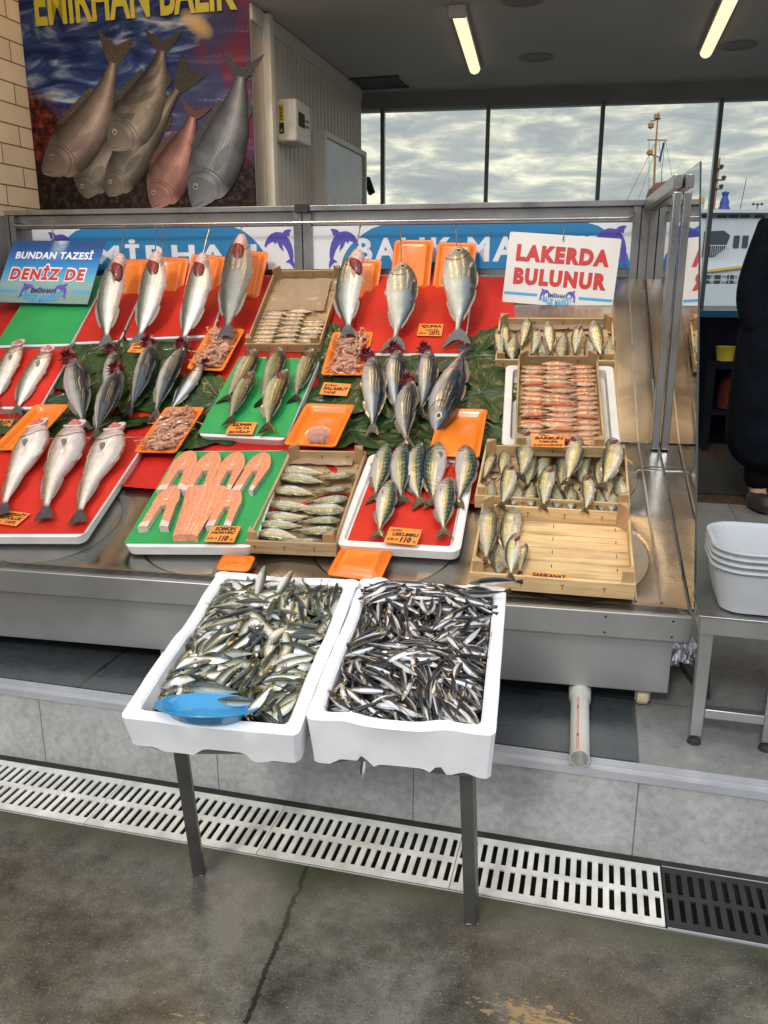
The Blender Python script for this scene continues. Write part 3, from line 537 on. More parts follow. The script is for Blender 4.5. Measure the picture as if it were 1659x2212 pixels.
# ceiling fittings
M['lampglow']=mat('glowing tube',(.9,.8,.6),.5,0,0,emit=((1,.72,.44),1.35)); M['lampglow2']=mat('strong warm tube',(.9,.8,.6),.5,0,0,emit=((1,.62,.28),25)); M['lampw']=mat('lamp body',(.55,.54,.5),.4)
def tube_lamp(a,b,label,z=CZ,gm='lampglow'):
    a=Vector(a); b=Vector(b); d=b-a; ang=math.atan2(d.y,d.x)-PI/2; e=empty('ceiling_lamp',label,'ceiling lamp',BF@T(a.x,a.y,z)@Matrix.Rotation(ang,4,'Z'),'warm tube lamps under the ceiling'); l=d.length
    g=MB(); g.box(-.045,.045,-.05,l+.03,-.025,0); g.box(-.048,.048,-.06,-.02,-.062,-.003); part('body',g,M['lampw'],e,bev=.004)
    prof=[(-.038*math.cos(t),-.022-.036*math.sin(t)) for t in [PI*i/8 for i in range(9)]]
    g=shells([[Vector((x,y,zz)) for x,zz in prof] for y in (-.02,l)]); part('diffuser',g,M[gm],e)
tube_lamp((-.887,5.1),(-.985,6.40),'warm glowing tube lamp on the dark ceiling, the left one of the two')
tube_lamp((.545,5.0),(.539,6.34),'warm glowing tube lamp on the dark ceiling, the right one cut by the top edge')
for x in (-2.6,-1.7,-.8,.1): tube_lamp((x,3.3),(x,4.5),'warm tube lamp under the front canopy above the fish display',3.9,'lampglow2')
for cx,cy,l in ((-.551,6.279,'round flush ceiling disc right of the left tube lamp'),(-.528,5.05,'round ceiling disc cut by the top edge between the tube lamps'),(.728,6.30,'round flush ceiling disc beside the right tube lamp')):
    g=MB(); g.lathe([(.115,0),(.115,-.008),(.092,-.012),(.088,-.007),(.0,-.006)],n=40); top('ceiling_disc',g,mat('disc white',(.22,.22,.21),.6),BF@T(cx,cy,CZ-.001),l,'ceiling disc','round discs in the ceiling')
g=MB(); g.box(-.17,.17,-.16,.16,-.012,-.002,0); g.box(-.19,.19,-.18,-.16,-.016,-.001,1); g.box(-.19,.19,.16,.18,-.016,-.001,1); top('ceiling_hatch',g,[M['dark'],mat('brown hatch edge',(.10,.06,.035),.6)],BF@T(-1.76,6.72,CZ),'dark square hatch in the ceiling beside the cold room','hatch',smooth=False)
# window wall
GF=BF@T(-2.0,7.133,0)@Matrix.Rotation(math.atan2(.293,3.095),4,'Z'); GI=GF.inverted(); GN=GF.to_3x3()@Vector((0,1,0)); GP=GF@Vector((0,0,0))
def gp(x,y): return GI@hit(x,y,GP,GN)
zb=gp(1000,232).z; zs=gp(1000,251).z
g=MB(); g.box(-1,4.5,-.06,.06,zb,CZ); struct('window_beam',g,M['beam'],GF,smooth=False)
g=MB(); g.box(-1.5,9,.15,2.1,zs+.42,zs+.62); 

struct('outer_roof_edge',g,M['mull'],GF,smooth=False)
win=empty('window_wall','tall glass wall with thin grey mullions looking out to the harbour','window',GF@T(0,0,ZF))
mx=[gp(827,340).x,gp(1052,340).x,gp(1296,335).x,gp(1547,330).x]; mx.append(mx[-1]+.86); mx.append(mx[-1]+.86); mx=[mx[0]-.86]+mx
for i,x in enumerate(mx):
    g=MB(); g.box(x-.016,x+.016,-.03,.035,0,zb-ZF); part('mullion',g,M['mull'],win,smooth=False)
    if i<len(mx)-1: g=MB(); g.box(x+.017,mx[i+1]-.017,-.003,.003,0.02,zb-ZF); part('pane',g,None or M.setdefault('glass',None),win,smooth=False)
# ================================================================== THE STALL
XL=-2.85; XR=.446
stall=empty('fish_counter','long sloping stainless steel fish counter with a ribbed front ledge and glass end','counter',SF@T(-1.2,3.2,ZF))
def sp_(mb):                                   # stall coordinates -> coordinates of the counter's root
    for v in mb.v: v.x+=1.2; v.y-=3.2; v.z-=ZF
    return mb
g=MB(); g.box(XL,XR,2.28,2.30,.512,.59)
g.box(XL,XR-.0,2.30,4.3,.50,.52); part('front_ledge',sp_(g),M['steelf'],stall,bev=.003)
g=MB(); g.box(XL,XR,2.3,2.345,.575,.586)
for i in range(6): g.box(XL,XR-.03,2.292+i*.0095,2.2965+i*.0095,.586,.5905+i*.0003)
part('ribbed_strip',sp_(g),M['steelw'],stall,smooth=False)
g=MB(); g.box(XL,XR-.035,2.345,2.36,.318,.512); g.box(XR-.05,XR-.035,2.36,4.28,.318,.512); g.box(XL,XR-.036,2.36,4.28,.325,.335); part('apron',sp_(g),M['steelf'],stall,bev=.002)
g=MB()
for x in (.21,.395): g.lathe([(.0035,0),(.003,.002),(0,.002)],c=(0,0,0),n=8,Mx=T(x,2.28,.575)@Matrix.Rotation(PI/2,4,'X')); g.lathe([(.0035,0),(.003,.002),(0,.002)],c=(0,0,0),n=8,Mx=T(x,2.28,.527)@Matrix.Rotation(PI/2,4,'X'))
part('screw',sp_(g),M['dark'],stall)
for x in (XL+.3,-1.2,.345):
    for y in (2.40,4.1):
        g=MB(); g.lathe([(.0,-.016),(.030,-.016),(.033,-.010),(.033,.010),(.030,.016),(0,.016)],n=20,Mx=T(x,y,ZF+.034)@Matrix.Rotation(PI/2,4,'Y')); c_=part('caster',sp_(g),M['caster'],stall)
        g=MB(); g.box(x-.022,x-.018,y-.02,y+.02,ZF+.02,.325); g.box(x+.018,x+.022,y-.02,y+.02,ZF+.02,.325); o=part('bracket',sp_(g),M['steelf'],c_,smooth=False)
# lower deck with round openings, dished basins below
a0=R(A0); LS=(Y1-2.345)/math.cos(a0); LM=T(0,2.345,Z0+.006)@Matrix.Rotation(a0,4,'X')      # deck coordinates: x, s, height
deck=MB(); basin=MB(); rim=MB(); cw=.604; rad=.238; cx0=.115
nrow=2; rl=LS/nrow; n=64
for c in range(5):
    cx=cx0-c*cw
    for rr in range(nrow):
        cy=rl*(rr+.5); r_=min(rad,rl/2-.006)
        vs=[];fs=[]
        for k in range(n):
            a=2*PI*k/n; dx,dy=math.cos(a),math.sin(a); t=min(cw/2/max(abs(dx),1e-6),rl/2/max(abs(dy),1e-6))
            vs.append(LM@Vector((cx+dx*t,cy+dy*t,0))); vs.append(LM@Vector((cx+dx*(r_+.012),cy+dy*(r_+.012),.0))); vs.append(LM@Vector((cx+dx*r_,cy+dy*r_,-.006)))
        for k in range(n):
            j=(k+1)%n; fs.append((3*k,3*j,3*j+1,3*k+1)); fs.append((3*k+1,3*j+1,3*j+2,3*k+2))
        # corners of the cell
        deck.add(vs,fs)
        for sx,sy in ((1,1),(-1,1),(1,-1),(-1,-1)):
            pts=[LM@Vector((cx+sx*cw/2,cy+sy*rl/2,0))]
            ks=sorted(range(n),key=lambda k:(Vector((math.cos(2*PI*k/n),math.sin(2*PI*k/n)))-Vector((sx*cw/2,sy*rl/2)).normalized()).length)[:2]
            deck.add([pts[0],vs[3*ks[0]],vs[3*ks[1]]],[(0,1,2)])
        basin.lathe([(r_,-.006),(r_*.99,-.02),(r_*.9,-.05),(r_*.6,-.075),(0,-.085)],c=(cx,cy,0),n=40,Mx=LM)
xl=cx0-4*cw-cw/2; deck.add([LM@Vector(p) for p in ((XL,0,0),(xl,0,0),(xl,LS,0),(XL,LS,0))],[(0,1,2,3)])
xr=cx0+cw/2; deck.add([LM@Vector(p) for p in ((xr,0,0),(XR-.004,0,0),(XR-.004,LS,0),(xr,LS,0))],[(0,1,2,3)])
part('lower_deck',sp_(deck),M['steelw'],stall); part('basin',sp_(basin),M['steel'],stall)
g=MB(); g.add([(XL,Y1,Z1+.006),(XR-.004,Y1,Z1+.006),(XR-.004,Y2,Z2),(XL,Y2,Z2)],[(0,1,2,3)]); 
part('upper_deck',sp_(g),M['steelw'],stall)
g=MB()
for x in (.300,.372):
    g.bar((x,2.36,slz(2.36)+.007),(x,Y1,Z1+.007),.007,.006); g.bar((x,Y1,Z1+.007),(x,Y2,Z2),.007,.006)
g.bar((.29,3.10,slz(3.10)+.008),(XR-.005,3.10,slz(3.10)+.008),.004,.005)
part('fold_ridge',sp_(g),M['steel'],stall)
g=MB(); g.box(XL,XR,Y2,Y2+.03,ZF+.3,1.835); part('back_plate',sp_(g),M['steel'],stall,smooth=False)
g=MB(); g.box(XL,XR-.01,4.19,4.35,1.832,1.857); g.box(XL,XR-.01,4.228,4.25,1.765,1.831); part('top_rail',sp_(g),M['steel'],stall,bev=.002)
g=MB(); g.box(XL,XR,4.235,4.2495,1.515,1.553); part('lower_rail',sp_(g),M['steelw'],stall,smooth=False)
for x0,x1 in ((-1.262,-1.172),(.372,.446),(-2.87,-2.80)):
    g=MB(); xm=(x0+x1)/2; g.box(x0,xm-.003,4.205,4.2495,1.50,1.831); g.box(xm+.003,x1,4.205,4.2495,1.50,1.831); g.box(xm-.003,xm+.003,4.215,4.249,1.5,1.831,1); part('back_post',sp_(g),[M['steel'],M['dark']],stall,smooth=False)
g=MB(); g.box(-1.245,-1.175,4.17,4.20,1.822,1.862); part('black_clamp',sp_(g),M['black'],stall,bev=.002)
g=MB(); g.box(XL-.02,XL,2.5,4.3,.9,1.83); part('left_end_panel',sp_(g),M['steelf'],stall,smooth=False)
# glass end with its steel frame
g=MB(); g.box(.416,.444,3.225,3.26,slz(3.25)+.0,1.80); part('glass_post',sp_(g),M['steel'],stall,bev=.003)
g=MB(); g.box(.414,.444,3.225,4.19,1.812,1.857); part('glass_top_bar',sp_(g),M['steel'],stall,bev=.003)
prof=[(2.283,.60),(2.93,1.86),(4.18,1.86),(4.18,slz(4.18)+.01),(Y1,Z1+.012),(2.36,.602)]
g=MB(); n=len(prof); g.add([(x,y,z) for x in (.4475,.4535) for y,z in prof],[tuple(range(n))[::-1],tuple(range(n,2*n))]); part('end_glass',sp_(g),M['glass2'],stall,smooth=False)
g=MB()
for i in range(n): a=prof[i]; b=prof[(i+1)%n]; g.add([(.4475,*a),(.4535,*a),(.4535,*b),(.4475,*b)],[(0,1,2,3)])
part('glass_edge',sp_(g),mat('dark green glass edge',(.01,.018,.016),.2),stall,smooth=False)
# banners on the back
def dolphin(s,flipx=1,rot=0.):
    # a leaping dolphin seen from the side, nose down on the left and tail down on the right, in overlapping tints; 1 high, centred
    mb=MB()
    def P(x,y,z): return (((x-160)/255)*s*flipx,-((y-307)/255)*s,z)
    O=[(50,280),(60,248),(78,218),(105,194),(140,181),(180,184),(212,199),(236,226),(254,262),(266,310),(268,352),(262,376)]
    I=[(62,286),(76,268),(98,254),(122,247),(146,246),(168,252),(190,268),(208,288),(222,312),(232,338),(238,358),(244,374)]
    n=len(O); vs=[P(*p,.0008) for p in O]+[P(*p,.0008) for p in I]
    for i in range(n-1):
        mb.add([vs[i],vs[i+1],vs[n+i+1],vs[n+i]],[(0,1,2,3)],0 if i<5 else 2 if i<7 else 1)
    def poly(pts,m,z): mb.add([P(*p,z) for p in pts],[tuple(range(len(pts)))],m)
    poly([(186,192),(206,172),(232,164),(258,166),(246,186),(240,214),(222,206)],3,.0012)
    poly([(146,246),(150,214),(176,200),(204,214),(190,240),(186,272),(196,318),(168,290)],2,.0014)
    poly([(262,370),(240,368),(206,392),(234,394),(256,416),(272,440),(274,402)],1,.0014)
    poly([(124,246),(148,246),(140,256),(128,266)],1,.0012)
    return mb
DM=[M['purple'],M['navy'],M['lilac'],M['sky']]
def banner(x0,x1,ell,words,dol,label):
    z0,z1=1.556,1.762; e=empty('banner',label,'banner',SF@T((x0+x1)/2,4.228,(z0+z1)/2)@Matrix.Rotation(PI/2,4,'X'),'shop banners along the back of the counter'); w_=(x1-x0)/2; h=(z1-z0)/2; cx=(x0+x1)/2
    g=MB(); g.box(-w_,w_,-h,h,-.003,0); part('sheet',g,M['white'],e,smooth=False)
    ec,ea,eb,ez=ell; pts=[]
    for i in range(64):
        a=2*PI*i/64; px=ec-cx+ea*math.cos(a); py=ez+eb*math.sin(a); pts.append((max(-w_,min(w_,px)),max(-h,min(h,py))))
    g=MB(); g.prism(pts,0,.0006); part('blue_oval',g,M['blueb'],e,smooth=False)
    for b,tx,ty,tw,th in words:
        g=MB(); put(g,text(b,tw,th,.035,spacing=1.25),tx-cx,ty,.0007); part('lettering',g,M['whitew'],e,smooth=False)
    for dx,fl,s in dol:
        g=MB(); put(g,dolphin(s,fl),dx-cx,-.01,.0012); o=part('dolphin_emblem',g,DM,e,smooth=False)
SPN=SF.to_3x3()@Vector((0,1,0)); SPP=SF@Vector((0,4.225,0))
def sx_(x,y): return (SF.inverted()@hit(x,y,SPP,SPN))
banner(-2.72,-1.262,(sx_(340,540).x,.60,.30,-.10),[('EMİRHAN',sx_(352,540).x,-.012,1.02,.125)],[(sx_(132,540).x,-1,.178),(sx_(602,530).x,1,.178)],'white banner reading EMİRHAN on a blue oval, behind the hanging sea basses')
banner(-1.172,.372,(sx_(1040,540).x,.70,.30,-.10),[('BALIK MARKET',sx_(1035,545).x,-.012,1.22,.115)],[(sx_(743,535).x,-1,.178),(sx_(1318,535).x,1,.178)],'white banner reading BALIK MARKET on a blue oval, behind the two sea breams')
# rod and hooks
g=MB(); g.tube([(-2.78,4.225,1.80),(-2.78,4.17,1.795),(-2.77,4.15,1.782),(-2.74,4.145,1.775),(.34,4.145,1.775),(.36,4.15,1.782),(.37,4.17,1.80),(.372,4.20,1.805)],.0055,10)
top('hanging_rod',g,M['wire'],SF,'long thin steel rod with bent ends in front of the banners','rod')
ROD=SF@Vector((0,4.145,1.775))
def rodpt(x): return hit(x,490,ROD,SPN)
# hanging signs
def hang_sign(c4,y0,tilt,label,build):
    pl=(SF@Vector((0,y0,1.6)),SF.to_3x3()@Vector((0,math.cos(tilt),-math.sin(tilt)))); Fm,w_,h=fitrect(c4,plane=pl)
    e=empty('hanging_sign',label,'sign',Fm); build(e,w_,h); return e,Fm,w_,h
def logo(e,x,y,s):
    for fl,dx in ((1,-.40),(-1,.40)):
        g=MB(); put(g,dolphin(s*.36,-fl),x+dx*s,y+.02*s,.0014); part('dolphin_emblem',g,DM,e,smooth=False)
    g=MB(); put(g,text('EMİRHAN',s*.60,s*.15,.03),x,y+.05*s,.0022); part('lettering',g,M['navy'],e,smooth=False)
    g=MB(); put(g,text('BALIK MARKET',s*.92,s*.20,.025,curve=s*.13),x,y-.05*s,.0020); part('lettering',g,M['stripe'],e,smooth=False)
def s_lak(e,w_,h):
    g=MB(); g.prism(rrect(w_,h,.008,3),-.006,0); part('board',g,mat('yellowed white board',(.74,.71,.66),.35,0,.05,6),e,bev=.001)
    g=MB(); put(g,text('LAKERDA',w_*.84,h*.24,.07,spacing=1.22),-.0*w_,h*.215,.0003); part('lettering',g,M['redl'],e,smooth=False)
    g=MB(); put(g,text('BULUNUR',w_*.84,h*.24,.07,spacing=1.22),-.0*w_,-h*.115,.0003); part('lettering',g,M['redl'],e,smooth=False)
    g=MB(); g.box(-w_*.49,-w_*.185,-h*.385,-h*.345,.0002,.0008); g.box(w_*.19,w_*.49,-h*.385,-h*.345,.0002,.0008); part('blue_line',g,M['stripe'],e,smooth=False)
    logo(e,0,-h*.37,w_*.29)
lak=hang_sign([(1103,500),(1342,516),(1323,671),(1083,652)],4.06,R(8),'white hanging board with red letters LAKERDA BULUNUR at the right end of the rod',s_lak)
def sea_mat():
    m,nt,N,L,b=newmat('printed sea'); tc=N.new('ShaderNodeTexCoord'); sp=N.new('ShaderNodeSeparateXYZ'); L.new(tc.outputs['Object'],sp.inputs[0])
    n=tex(nt,'Noise',26,detail=6,stretch=(1,3,1)); a=mth(nt,'MULTIPLY_ADD',sp.outputs[1],3.0,.5); a=mth(nt,'ADD',a,mth(nt,'MULTIPLY_ADD',n.outputs[0],.16,-.08))
    r=ramp(N,[(.02,(.20,.31,.28)),(.28,(.24,.40,.40)),(.38,(.10,.38,.55)),(.62,(.025,.22,.55)),(.86,(.008,.09,.33)),(.97,(.01,.06,.2))]); L.new(a,r.inputs[0])
    x=mth(nt,'DIVIDE',mth(nt,'SUBTRACT',sp.outputs[0],mth(nt,'MULTIPLY',sp.outputs[1],.1)),.05); g=mth(nt,'SUBTRACT',1,mth(nt,'MULTIPLY',x,x),None,True); g=mth(nt,'MULTIPLY',g,mth(nt,'MULTIPLY',mth(nt,'SUBTRACT',sp.outputs[1],.06),7,None,True)); g=mth(nt,'MULTIPLY',g,mth(nt,'MULTIPLY',n.outputs[0],1.5))
    L.new(mixc(nt,g,r.outputs[0],(.5,.68,.75)),b.inputs['Base Color']); b.inputs['Roughness'].default_value=.3; return m
def s_bun(e,w_,h):
    g=MB(); g.box(-w_/2,w_/2,-h/2,h/2,-.005,0); part('board',g,sea_mat(),e,bev=.001)
    g=MB(); put(g,text('BUNDAN TAZESİ',w_*.83,h*.155,.035,spacing=1.1),0,h*.275,.0003); part('lettering',g,M['whitew'],e,smooth=False)
    g=MB(); put(g,text('DENİZ DE',w_*.815,h*.285,.10,spacing=1.25),-.012*w_,-.015*h,.0003); part('lettering_outline',g,M['whitew'],e,smooth=False)
    g=MB(); put(g,text('DENİZ DE',w_*.79,h*.24,.05,spacing=1.25),-.012*w_,-.02*h,.0009); part('lettering',g,M['redl'],e,smooth=False)
    g=MB(); g.box(-w_*.49,-w_*.28,-h*.34,-h*.295,.0002,.0008); g.box(w_*.31,w_*.49,-h*.34,-h*.295,.0002,.0008); part('blue_line',g,M['stripe'],e,smooth=False)
    logo(e,0,-h*.33,w_*.44)
bun=hang_sign([(25,513),(217,528),(193,669),(-3,640)],4.03,R(35),'blue underwater print sign reading BUNDAN TAZESİ DENİZ DE at the left end',s_bun)
def hook(x,tx,ty,pl,label):
    a=rodpt(x); b=hit(tx,ty,*pl); up=Vector((0,0,1)); f=SPN*-.008
    pts=[a+SPN*.012-up*.004,a+SPN*.012+up*.006,a+up*.013,a+f+up*.006,a+f-up*.012]
    pts+=[pts[-1].lerp(b+f,t) for t in (.25,.5,.75,1)]; pts+=[b-up*.012,b+SPN*.012-up*.016,b+SPN*.02-up*.006]
    c=a.copy(); g=MB(); g.tube([p-c for p in pts],.0028,7); top('meat_hook',g,M['wire'],Matrix.Translation(c),label,'hook','wire hooks hanging from the rod')
sgp=(SF@Vector((0,4.06,1.6)),SPN)
hook(1220,1217,512,sgp,'short dark hook holding the LAKERDA BULUNUR board'); hook(115,118,520,sgp,'hook holding the blue sign at the left end')
# ================================================================== GOODS ON THE COUNTER
def wrinkle(p,a=.006,s=9): return a*mnoise.noise(Vector(p)*s)+a*.5*mnoise.noise(Vector(p)*s*2.7)
def folds(x,y): 
    return .010*abs(mnoise.noise(Vector((x*2.3+y*1.1,y*.6,3.)))) + .006*abs(math.sin(x*9+y*5+2*mnoise.noise(Vector((x*2,y*2,1)))))**3
g=MB()
def clothf(u,v,x0=-2.80,x1=-.10):
    y=2.78+(4.20-2.78)*v; x=x0+(x1-x0)*u
    if v<.3: y-=.16*max(0,math.sin(x*5.1+.6))*(1-v/.3)
    if u>.9: x+=.05*math.sin(y*9)*(u-.9)*10
    return (x,y,slz(y)+.010+folds(x,y)+(.012 if v<.02 else 0))
g.grid(clothf,150,90); top('red_cloth',g,M['redc'],SF,'creased red sheet covering the upper part of the counter under the trays','cloth')
def leafmesh(seed,s):
    rnd=random.Random(seed); mb=MB(); n=72; m=7; vs=[(0,0,0)]; uv=[(0,.5)]; lob=5; ph=rnd.random()*.6
    for j in range(1,m+1):
        for i in range(n):
            a=2*PI*i/n; t=(i/n*lob+ph)%1; r=.62+.38*(1-abs(2*t-1))**.8; r*=(1+.05*math.sin(a*17)+.04*rnd.random()); 
            if abs(a-PI*1.5)<.22: r*=.25+3.2*abs(a-PI*1.5)
            q=j/m; x=r*s*q*math.cos(a); y=r*s*q*math.sin(a)*1.05
            z=.010*mnoise.noise(Vector((x*16,y*16,seed)))+.006*mnoise.noise(Vector((x*40,y*40,seed)))+.009*q*q*math.sin(a*2+seed)-.004*(1 if abs(2*t-1)<.08 else 0)
            vs.append((x,y,max(-.004,z+.008))); uv.append((q,t))
    fs=[(0,1+i,1+(i+1)%n) for i in range(n)]
    for j in range(m-1):
        for i in range(n): a=1+j*n+i; b=1+j*n+(i+1)%n; fs.append((a,a+n,b+n,b))
    mb.add(vs,fs,0,uv); st=[(0,0,.004),(0,-s*.3,.006),(s*.05,-s*.62,.004)]; mb.tube(st,.0028,6,1); return mb
def leaf_mat():
    m,nt,N,L,b=newmat('dark wet leaf'); uv=N.new('ShaderNodeUVMap'); sp=N.new('ShaderNodeSeparateXYZ'); L.new(uv.outputs[0],sp.inputs[0]); n=tex(nt,'Noise',14,detail=6); n2=tex(nt,'Voronoi',42)
    r=ramp(N,[(.3,(.006,.022,.005)),(.55,(.014,.05,.010)),(.75,(.035,.085,.015))]); L.new(n.outputs[0],r.inputs[0])
    d=mth(nt,'ABSOLUTE',mth(nt,'SUBTRACT',sp.outputs[1],.5)); d2=mth(nt,'MULTIPLY',d,sp.outputs[0]); vein=mth(nt,'LESS_THAN',d2,.010)
    br=mth(nt,'ABSOLUTE',mth(nt,'SUBTRACT',mth(nt,'FRACT',mth(nt,'ADD',mth(nt,'MULTIPLY',sp.outputs[0],6),mth(nt,'MULTIPLY',d,-5))),.5)); vb=mth(nt,'MULTIPLY',mth(nt,'LESS_THAN',br,.02),.15)
    L.new(mixc(nt,mth(nt,'MAXIMUM',mth(nt,'MULTIPLY',vein,.75),vb),r.outputs[0],(.06,.10,.028)),b.inputs['Base Color']); b.inputs['Roughness'].default_value=.34; b.inputs['Coat Weight'].default_value=.25
    bump(nt,b,mth(nt,'ADD',n2.outputs['Distance'],mth(nt,'MULTIPLY',vein,-.8)),.5,.003); return m
M['leaf']=leaf_mat(); M['stem']=mat('leaf stalk',(.16,.20,.05),.4)
def onsurf(x,y,off,rot,tip=0):
    p=surf(x,y,off); up=(SF.inverted()@p)[1]>Y1; a=R(A1 if up else A0)
    m=SF.to_3x3()@Matrix.Rotation(a,3,'X')@Matrix.Rotation(rot,3,'Z')@Matrix.Rotation(tip,3,'X'); return Matrix.Translation(p)@m.to_4x4()
lv=[(185,770,'leaf at the upper left of the bonito rows'),(250,745,'upright leaf tip under the left hanging sea basses'),(180,850,'leaf under the leftmost bonito'),(300,830,'leaf between the left bonitos'),(395,850,'leaf behind the right end of the left bonito row'),(250,910,'leaf under the tails of the left bonitos'),(440,930,'leaf edge beside the green bluefish tray'),(90,925,'leaf showing under the empty orange tray'),
(735,760,'leaf under the shrimp tray in the middle'),(720,870,'leaf with its edge on the middle price card'),(850,770,'leaf behind the heads of the right bonitos'),(760,930,'leaf left of the right bonito tails'),(900,880,'leaf under the right bonitos'),(880,945,'leaf with a pale stalk centre under the right bonito tails'),(1030,770,'large upper leaf right of the right bonitos'),(1040,850,'large leaf between the right bonitos and the wooden crates'),(960,830,'leaf under the upside-down bonito'),(1015,900,'lower right leaf behind the big orange tray'),(480,870,'leaf left of the green tray of bluefish'),(820,840,'leaf under the first bonito of the right group'),(330,760,'leaf under the tall bonitos of the left row'),(800,900,'leaf left of the front bonito of the right group'),(140,900,'leaf between the leftmost bonito and the empty orange tray'),(990,960,'leaf tip under the right end of the mackerel tray')]
for i,(x,y,l) in enumerate(lv):
    s=.185+.04*((i*7)%5)/5
    if i in(1,): s=.10
    top('leaf',leafmesh(i+3,s),[M['leaf'],M['stem']],onsurf(x,y,.014+.005*(i%4),(i*2.4)%6.28),'dark green wet '+l,'leaf','big green leaves laid under the bonitos')
def foam_tray(c4,label,liner,llabel,off=.052,h=.040,inset=(.004,.012),group='white foam trays on the counter',rim=0):
    F,w_,l=fitrect(c4,off); g=MB()
    lo=[Vector((x*.97,y*.97,-h)) for x,y in rrect(w_,l,.03)]; hi=[Vector((x,y,-.004)) for x,y in rrect(w_,l,.032)]; hj=[Vector((x,y,0)) for x,y in rrect(w_-.008,l-.008,.03)]
    if rim: 
        mid=[Vector((x,y,0)) for x,y in rrect(w_-.05,l-.05,.02)]; dn=[Vector((x,y,-.012)) for x,y in rrect(w_-.062,l-.062,.02)]; g=shells([lo,hi,hj,mid,dn])
    else: g=shells([lo,hi,hj])
    for v in g.v: v.x+=.0025*mnoise.noise(v*22); v.y+=.003*mnoise.noise(v*19+Vector((3,0,0)))
    top('foam_tray',g,M['foamd'],F,label,'tray',group)
    if liner:
        g=MB(); a,b=(w_/2-inset[0],l/2-inset[1]) if not rim else (w_/2-.036,l/2-.034); dz=-.0115 if rim else 0
        def f(u,v):
            x=(u*2-1)*a; y=(v*2-1)*b; x-=0 if rim else .012*(1-u); y+=0 if rim else .012*v; z=.002+.0035*(.5+.5*mnoise.noise(Vector((x*14,y*9,h*50+a))))
            if not rim:
                if u<.02: z-=.02; x-=.004
                if v>.98: z-=.012; y+=.003
            return (x,y,z+dz)
        g.grid(f,44,50); top('tray_liner',g,liner,F,llabel,'liner','coloured sheets lining the trays')
    return F
def crate(c4,h,label,old=False,off=None,nslat=5,blocks=.03,long='x'):
    F,w_,l=fitrect(c4,off if off is not None else h+.016); e=empty('wooden_crate',label,'crate',F@T(0,0,-h),'small wooden fish crates'); t=.008
    wx,wy,wp=(M['woodxo'],M['woodyo'],M['posto']) if old else (M['woodx'],M['woody'],M['post'])
    for s in (-1,1):
        g=MB(); g.box(-w_/2,w_/2,s*(l/2)-t/2,s*(l/2)+t/2,.0,h)
        for k in range(4 if w_>.35 else 3):
            xx=-w_/2+w_*(k+.28)/(4 if w_>.35 else 3); g.box(xx-.0012,xx+.0012,s*(l/2)-t/2-.0008,s*(l/2)+t/2+.0008,h*.3,h*.62,1); g.box(xx-.006,xx+.006,s*(l/2)-t/2-.0009,s*(l/2)+t/2+.0009,h*.60,h*.64,1)
        part('end_board',g,[wx,M['dark']],e,bev=.0012)
        g=MB(); g.box(s*(w_/2-t/2)-t/2,s*(w_/2-t/2)+t/2,-l/2+t/2+.001,l/2-t/2-.001,0,h*.9); part('side_board',g,wy,e,bev=.0012)
    for i in range(nslat):
        sl=(l-.012)/nslat; y=-l/2+.006+i*sl; g=MB(); g.box(-w_/2+t,w_/2-t,y+.0012,y+sl-.0012,-.004,.003)
        for sx in (-.42,0,.41): g.box(sx*w_-.0012,sx*w_+.0012,y+sl*.55,y+sl*.8,.0031,.0036,1)
        part('bottom_slat',g,[wx,M['dark']],e,smooth=False)
    for sx in (-1,1):
        for sy in (-1,1):
            c=.034; x=sx*(w_/2-t); y=sy*(l/2-t/2); g=MB(); pr=[(0,0),(-sx*c,0),(0,-sy*c)] if sx*sy>0 else [(0,0),(0,-sy*c),(-sx*c,0)]
            g.prism([(x+a,y+b) for a,b in pr],.0035,h+blocks)
            part('corner_block',g,wp,e,bev=.001)
    return F@T(0,0,-h+.004)
def otray(c4,label,flip=False,off=.035,plane=None,d=.022,m='orange',lip=True):
    F,w_,l=fitrect(c4,off,plane); s=1 if flip else -1; L_=[]
    for ww,zz in ((0,-.003),(0,.001),(.004,.002),(.010,.001),(.018,-.004)): L_.append((ww,zz))
    loops=[[Vector((x,y,z*(1 if not flip else -1))) for x,y in rrect(w_-2*a,l-2*a,.016)] for a,z in L_]
    loops+=[[Vector((x,y,s*z)) for x,y in rrect(w_-2*a,l-2*a,r)] for a,z,r in ((.024,d*.75,.016),(.031,d,.014),(.036,d,.012),(.040,d*.92,.010))]
    g=shells(loops,cap0=False)
    return F,top('polystyrene_tray',g,M[m],F,label,'tray','orange foam trays'),w_,l
# --- trays of coloured foam
F_G1=foam_tray([(75,600),(222,600),(160,752),(4,742)],'white foam tray under the empty green sheet below the blue sign',M['green'],'empty green sheet on the tray below the blue hanging sign')
F_R1=foam_tray([(330,575),(500,575),(462,730),(280,730)],'white foam tray behind the hanging sea basses, red on top',M['red'],'red sheet behind the third and fourth hanging fish',off=.04)
F_R0=foam_tray([(215,590),(320,590),(262,740),(165,740)],'narrow foam tray under the first hanging sea bass',M['red'],'red sheet behind the leftmost hanging sea bass',off=.032)
F_R2=foam_tray([(790,590),(1020,595),(1007,772),(760,762)],'white foam tray behind the two hanging sea breams',M['red'],'red sheet behind the two hanging sea breams',off=.04)
F_N=foam_tray([(-90,745),(146,762),(88,892),(-160,872)],'white foam tray with two gutted sea basses at the far left',M['red'],'red sheet under the two gutted sea basses at the far left')
F_G2=foam_tray([(512,770),(698,774),(612,952),(434,938)],'white foam tray of five bluefish',M['green'],'green sheet under the five bluefish',off=.05)
F_M=foam_tray([(10,935),(298,957),(188,1168),(-110,1146)],'white foam tray of three whitings at the lower left',M['red'],'red sheet under the three whitings',off=.05)
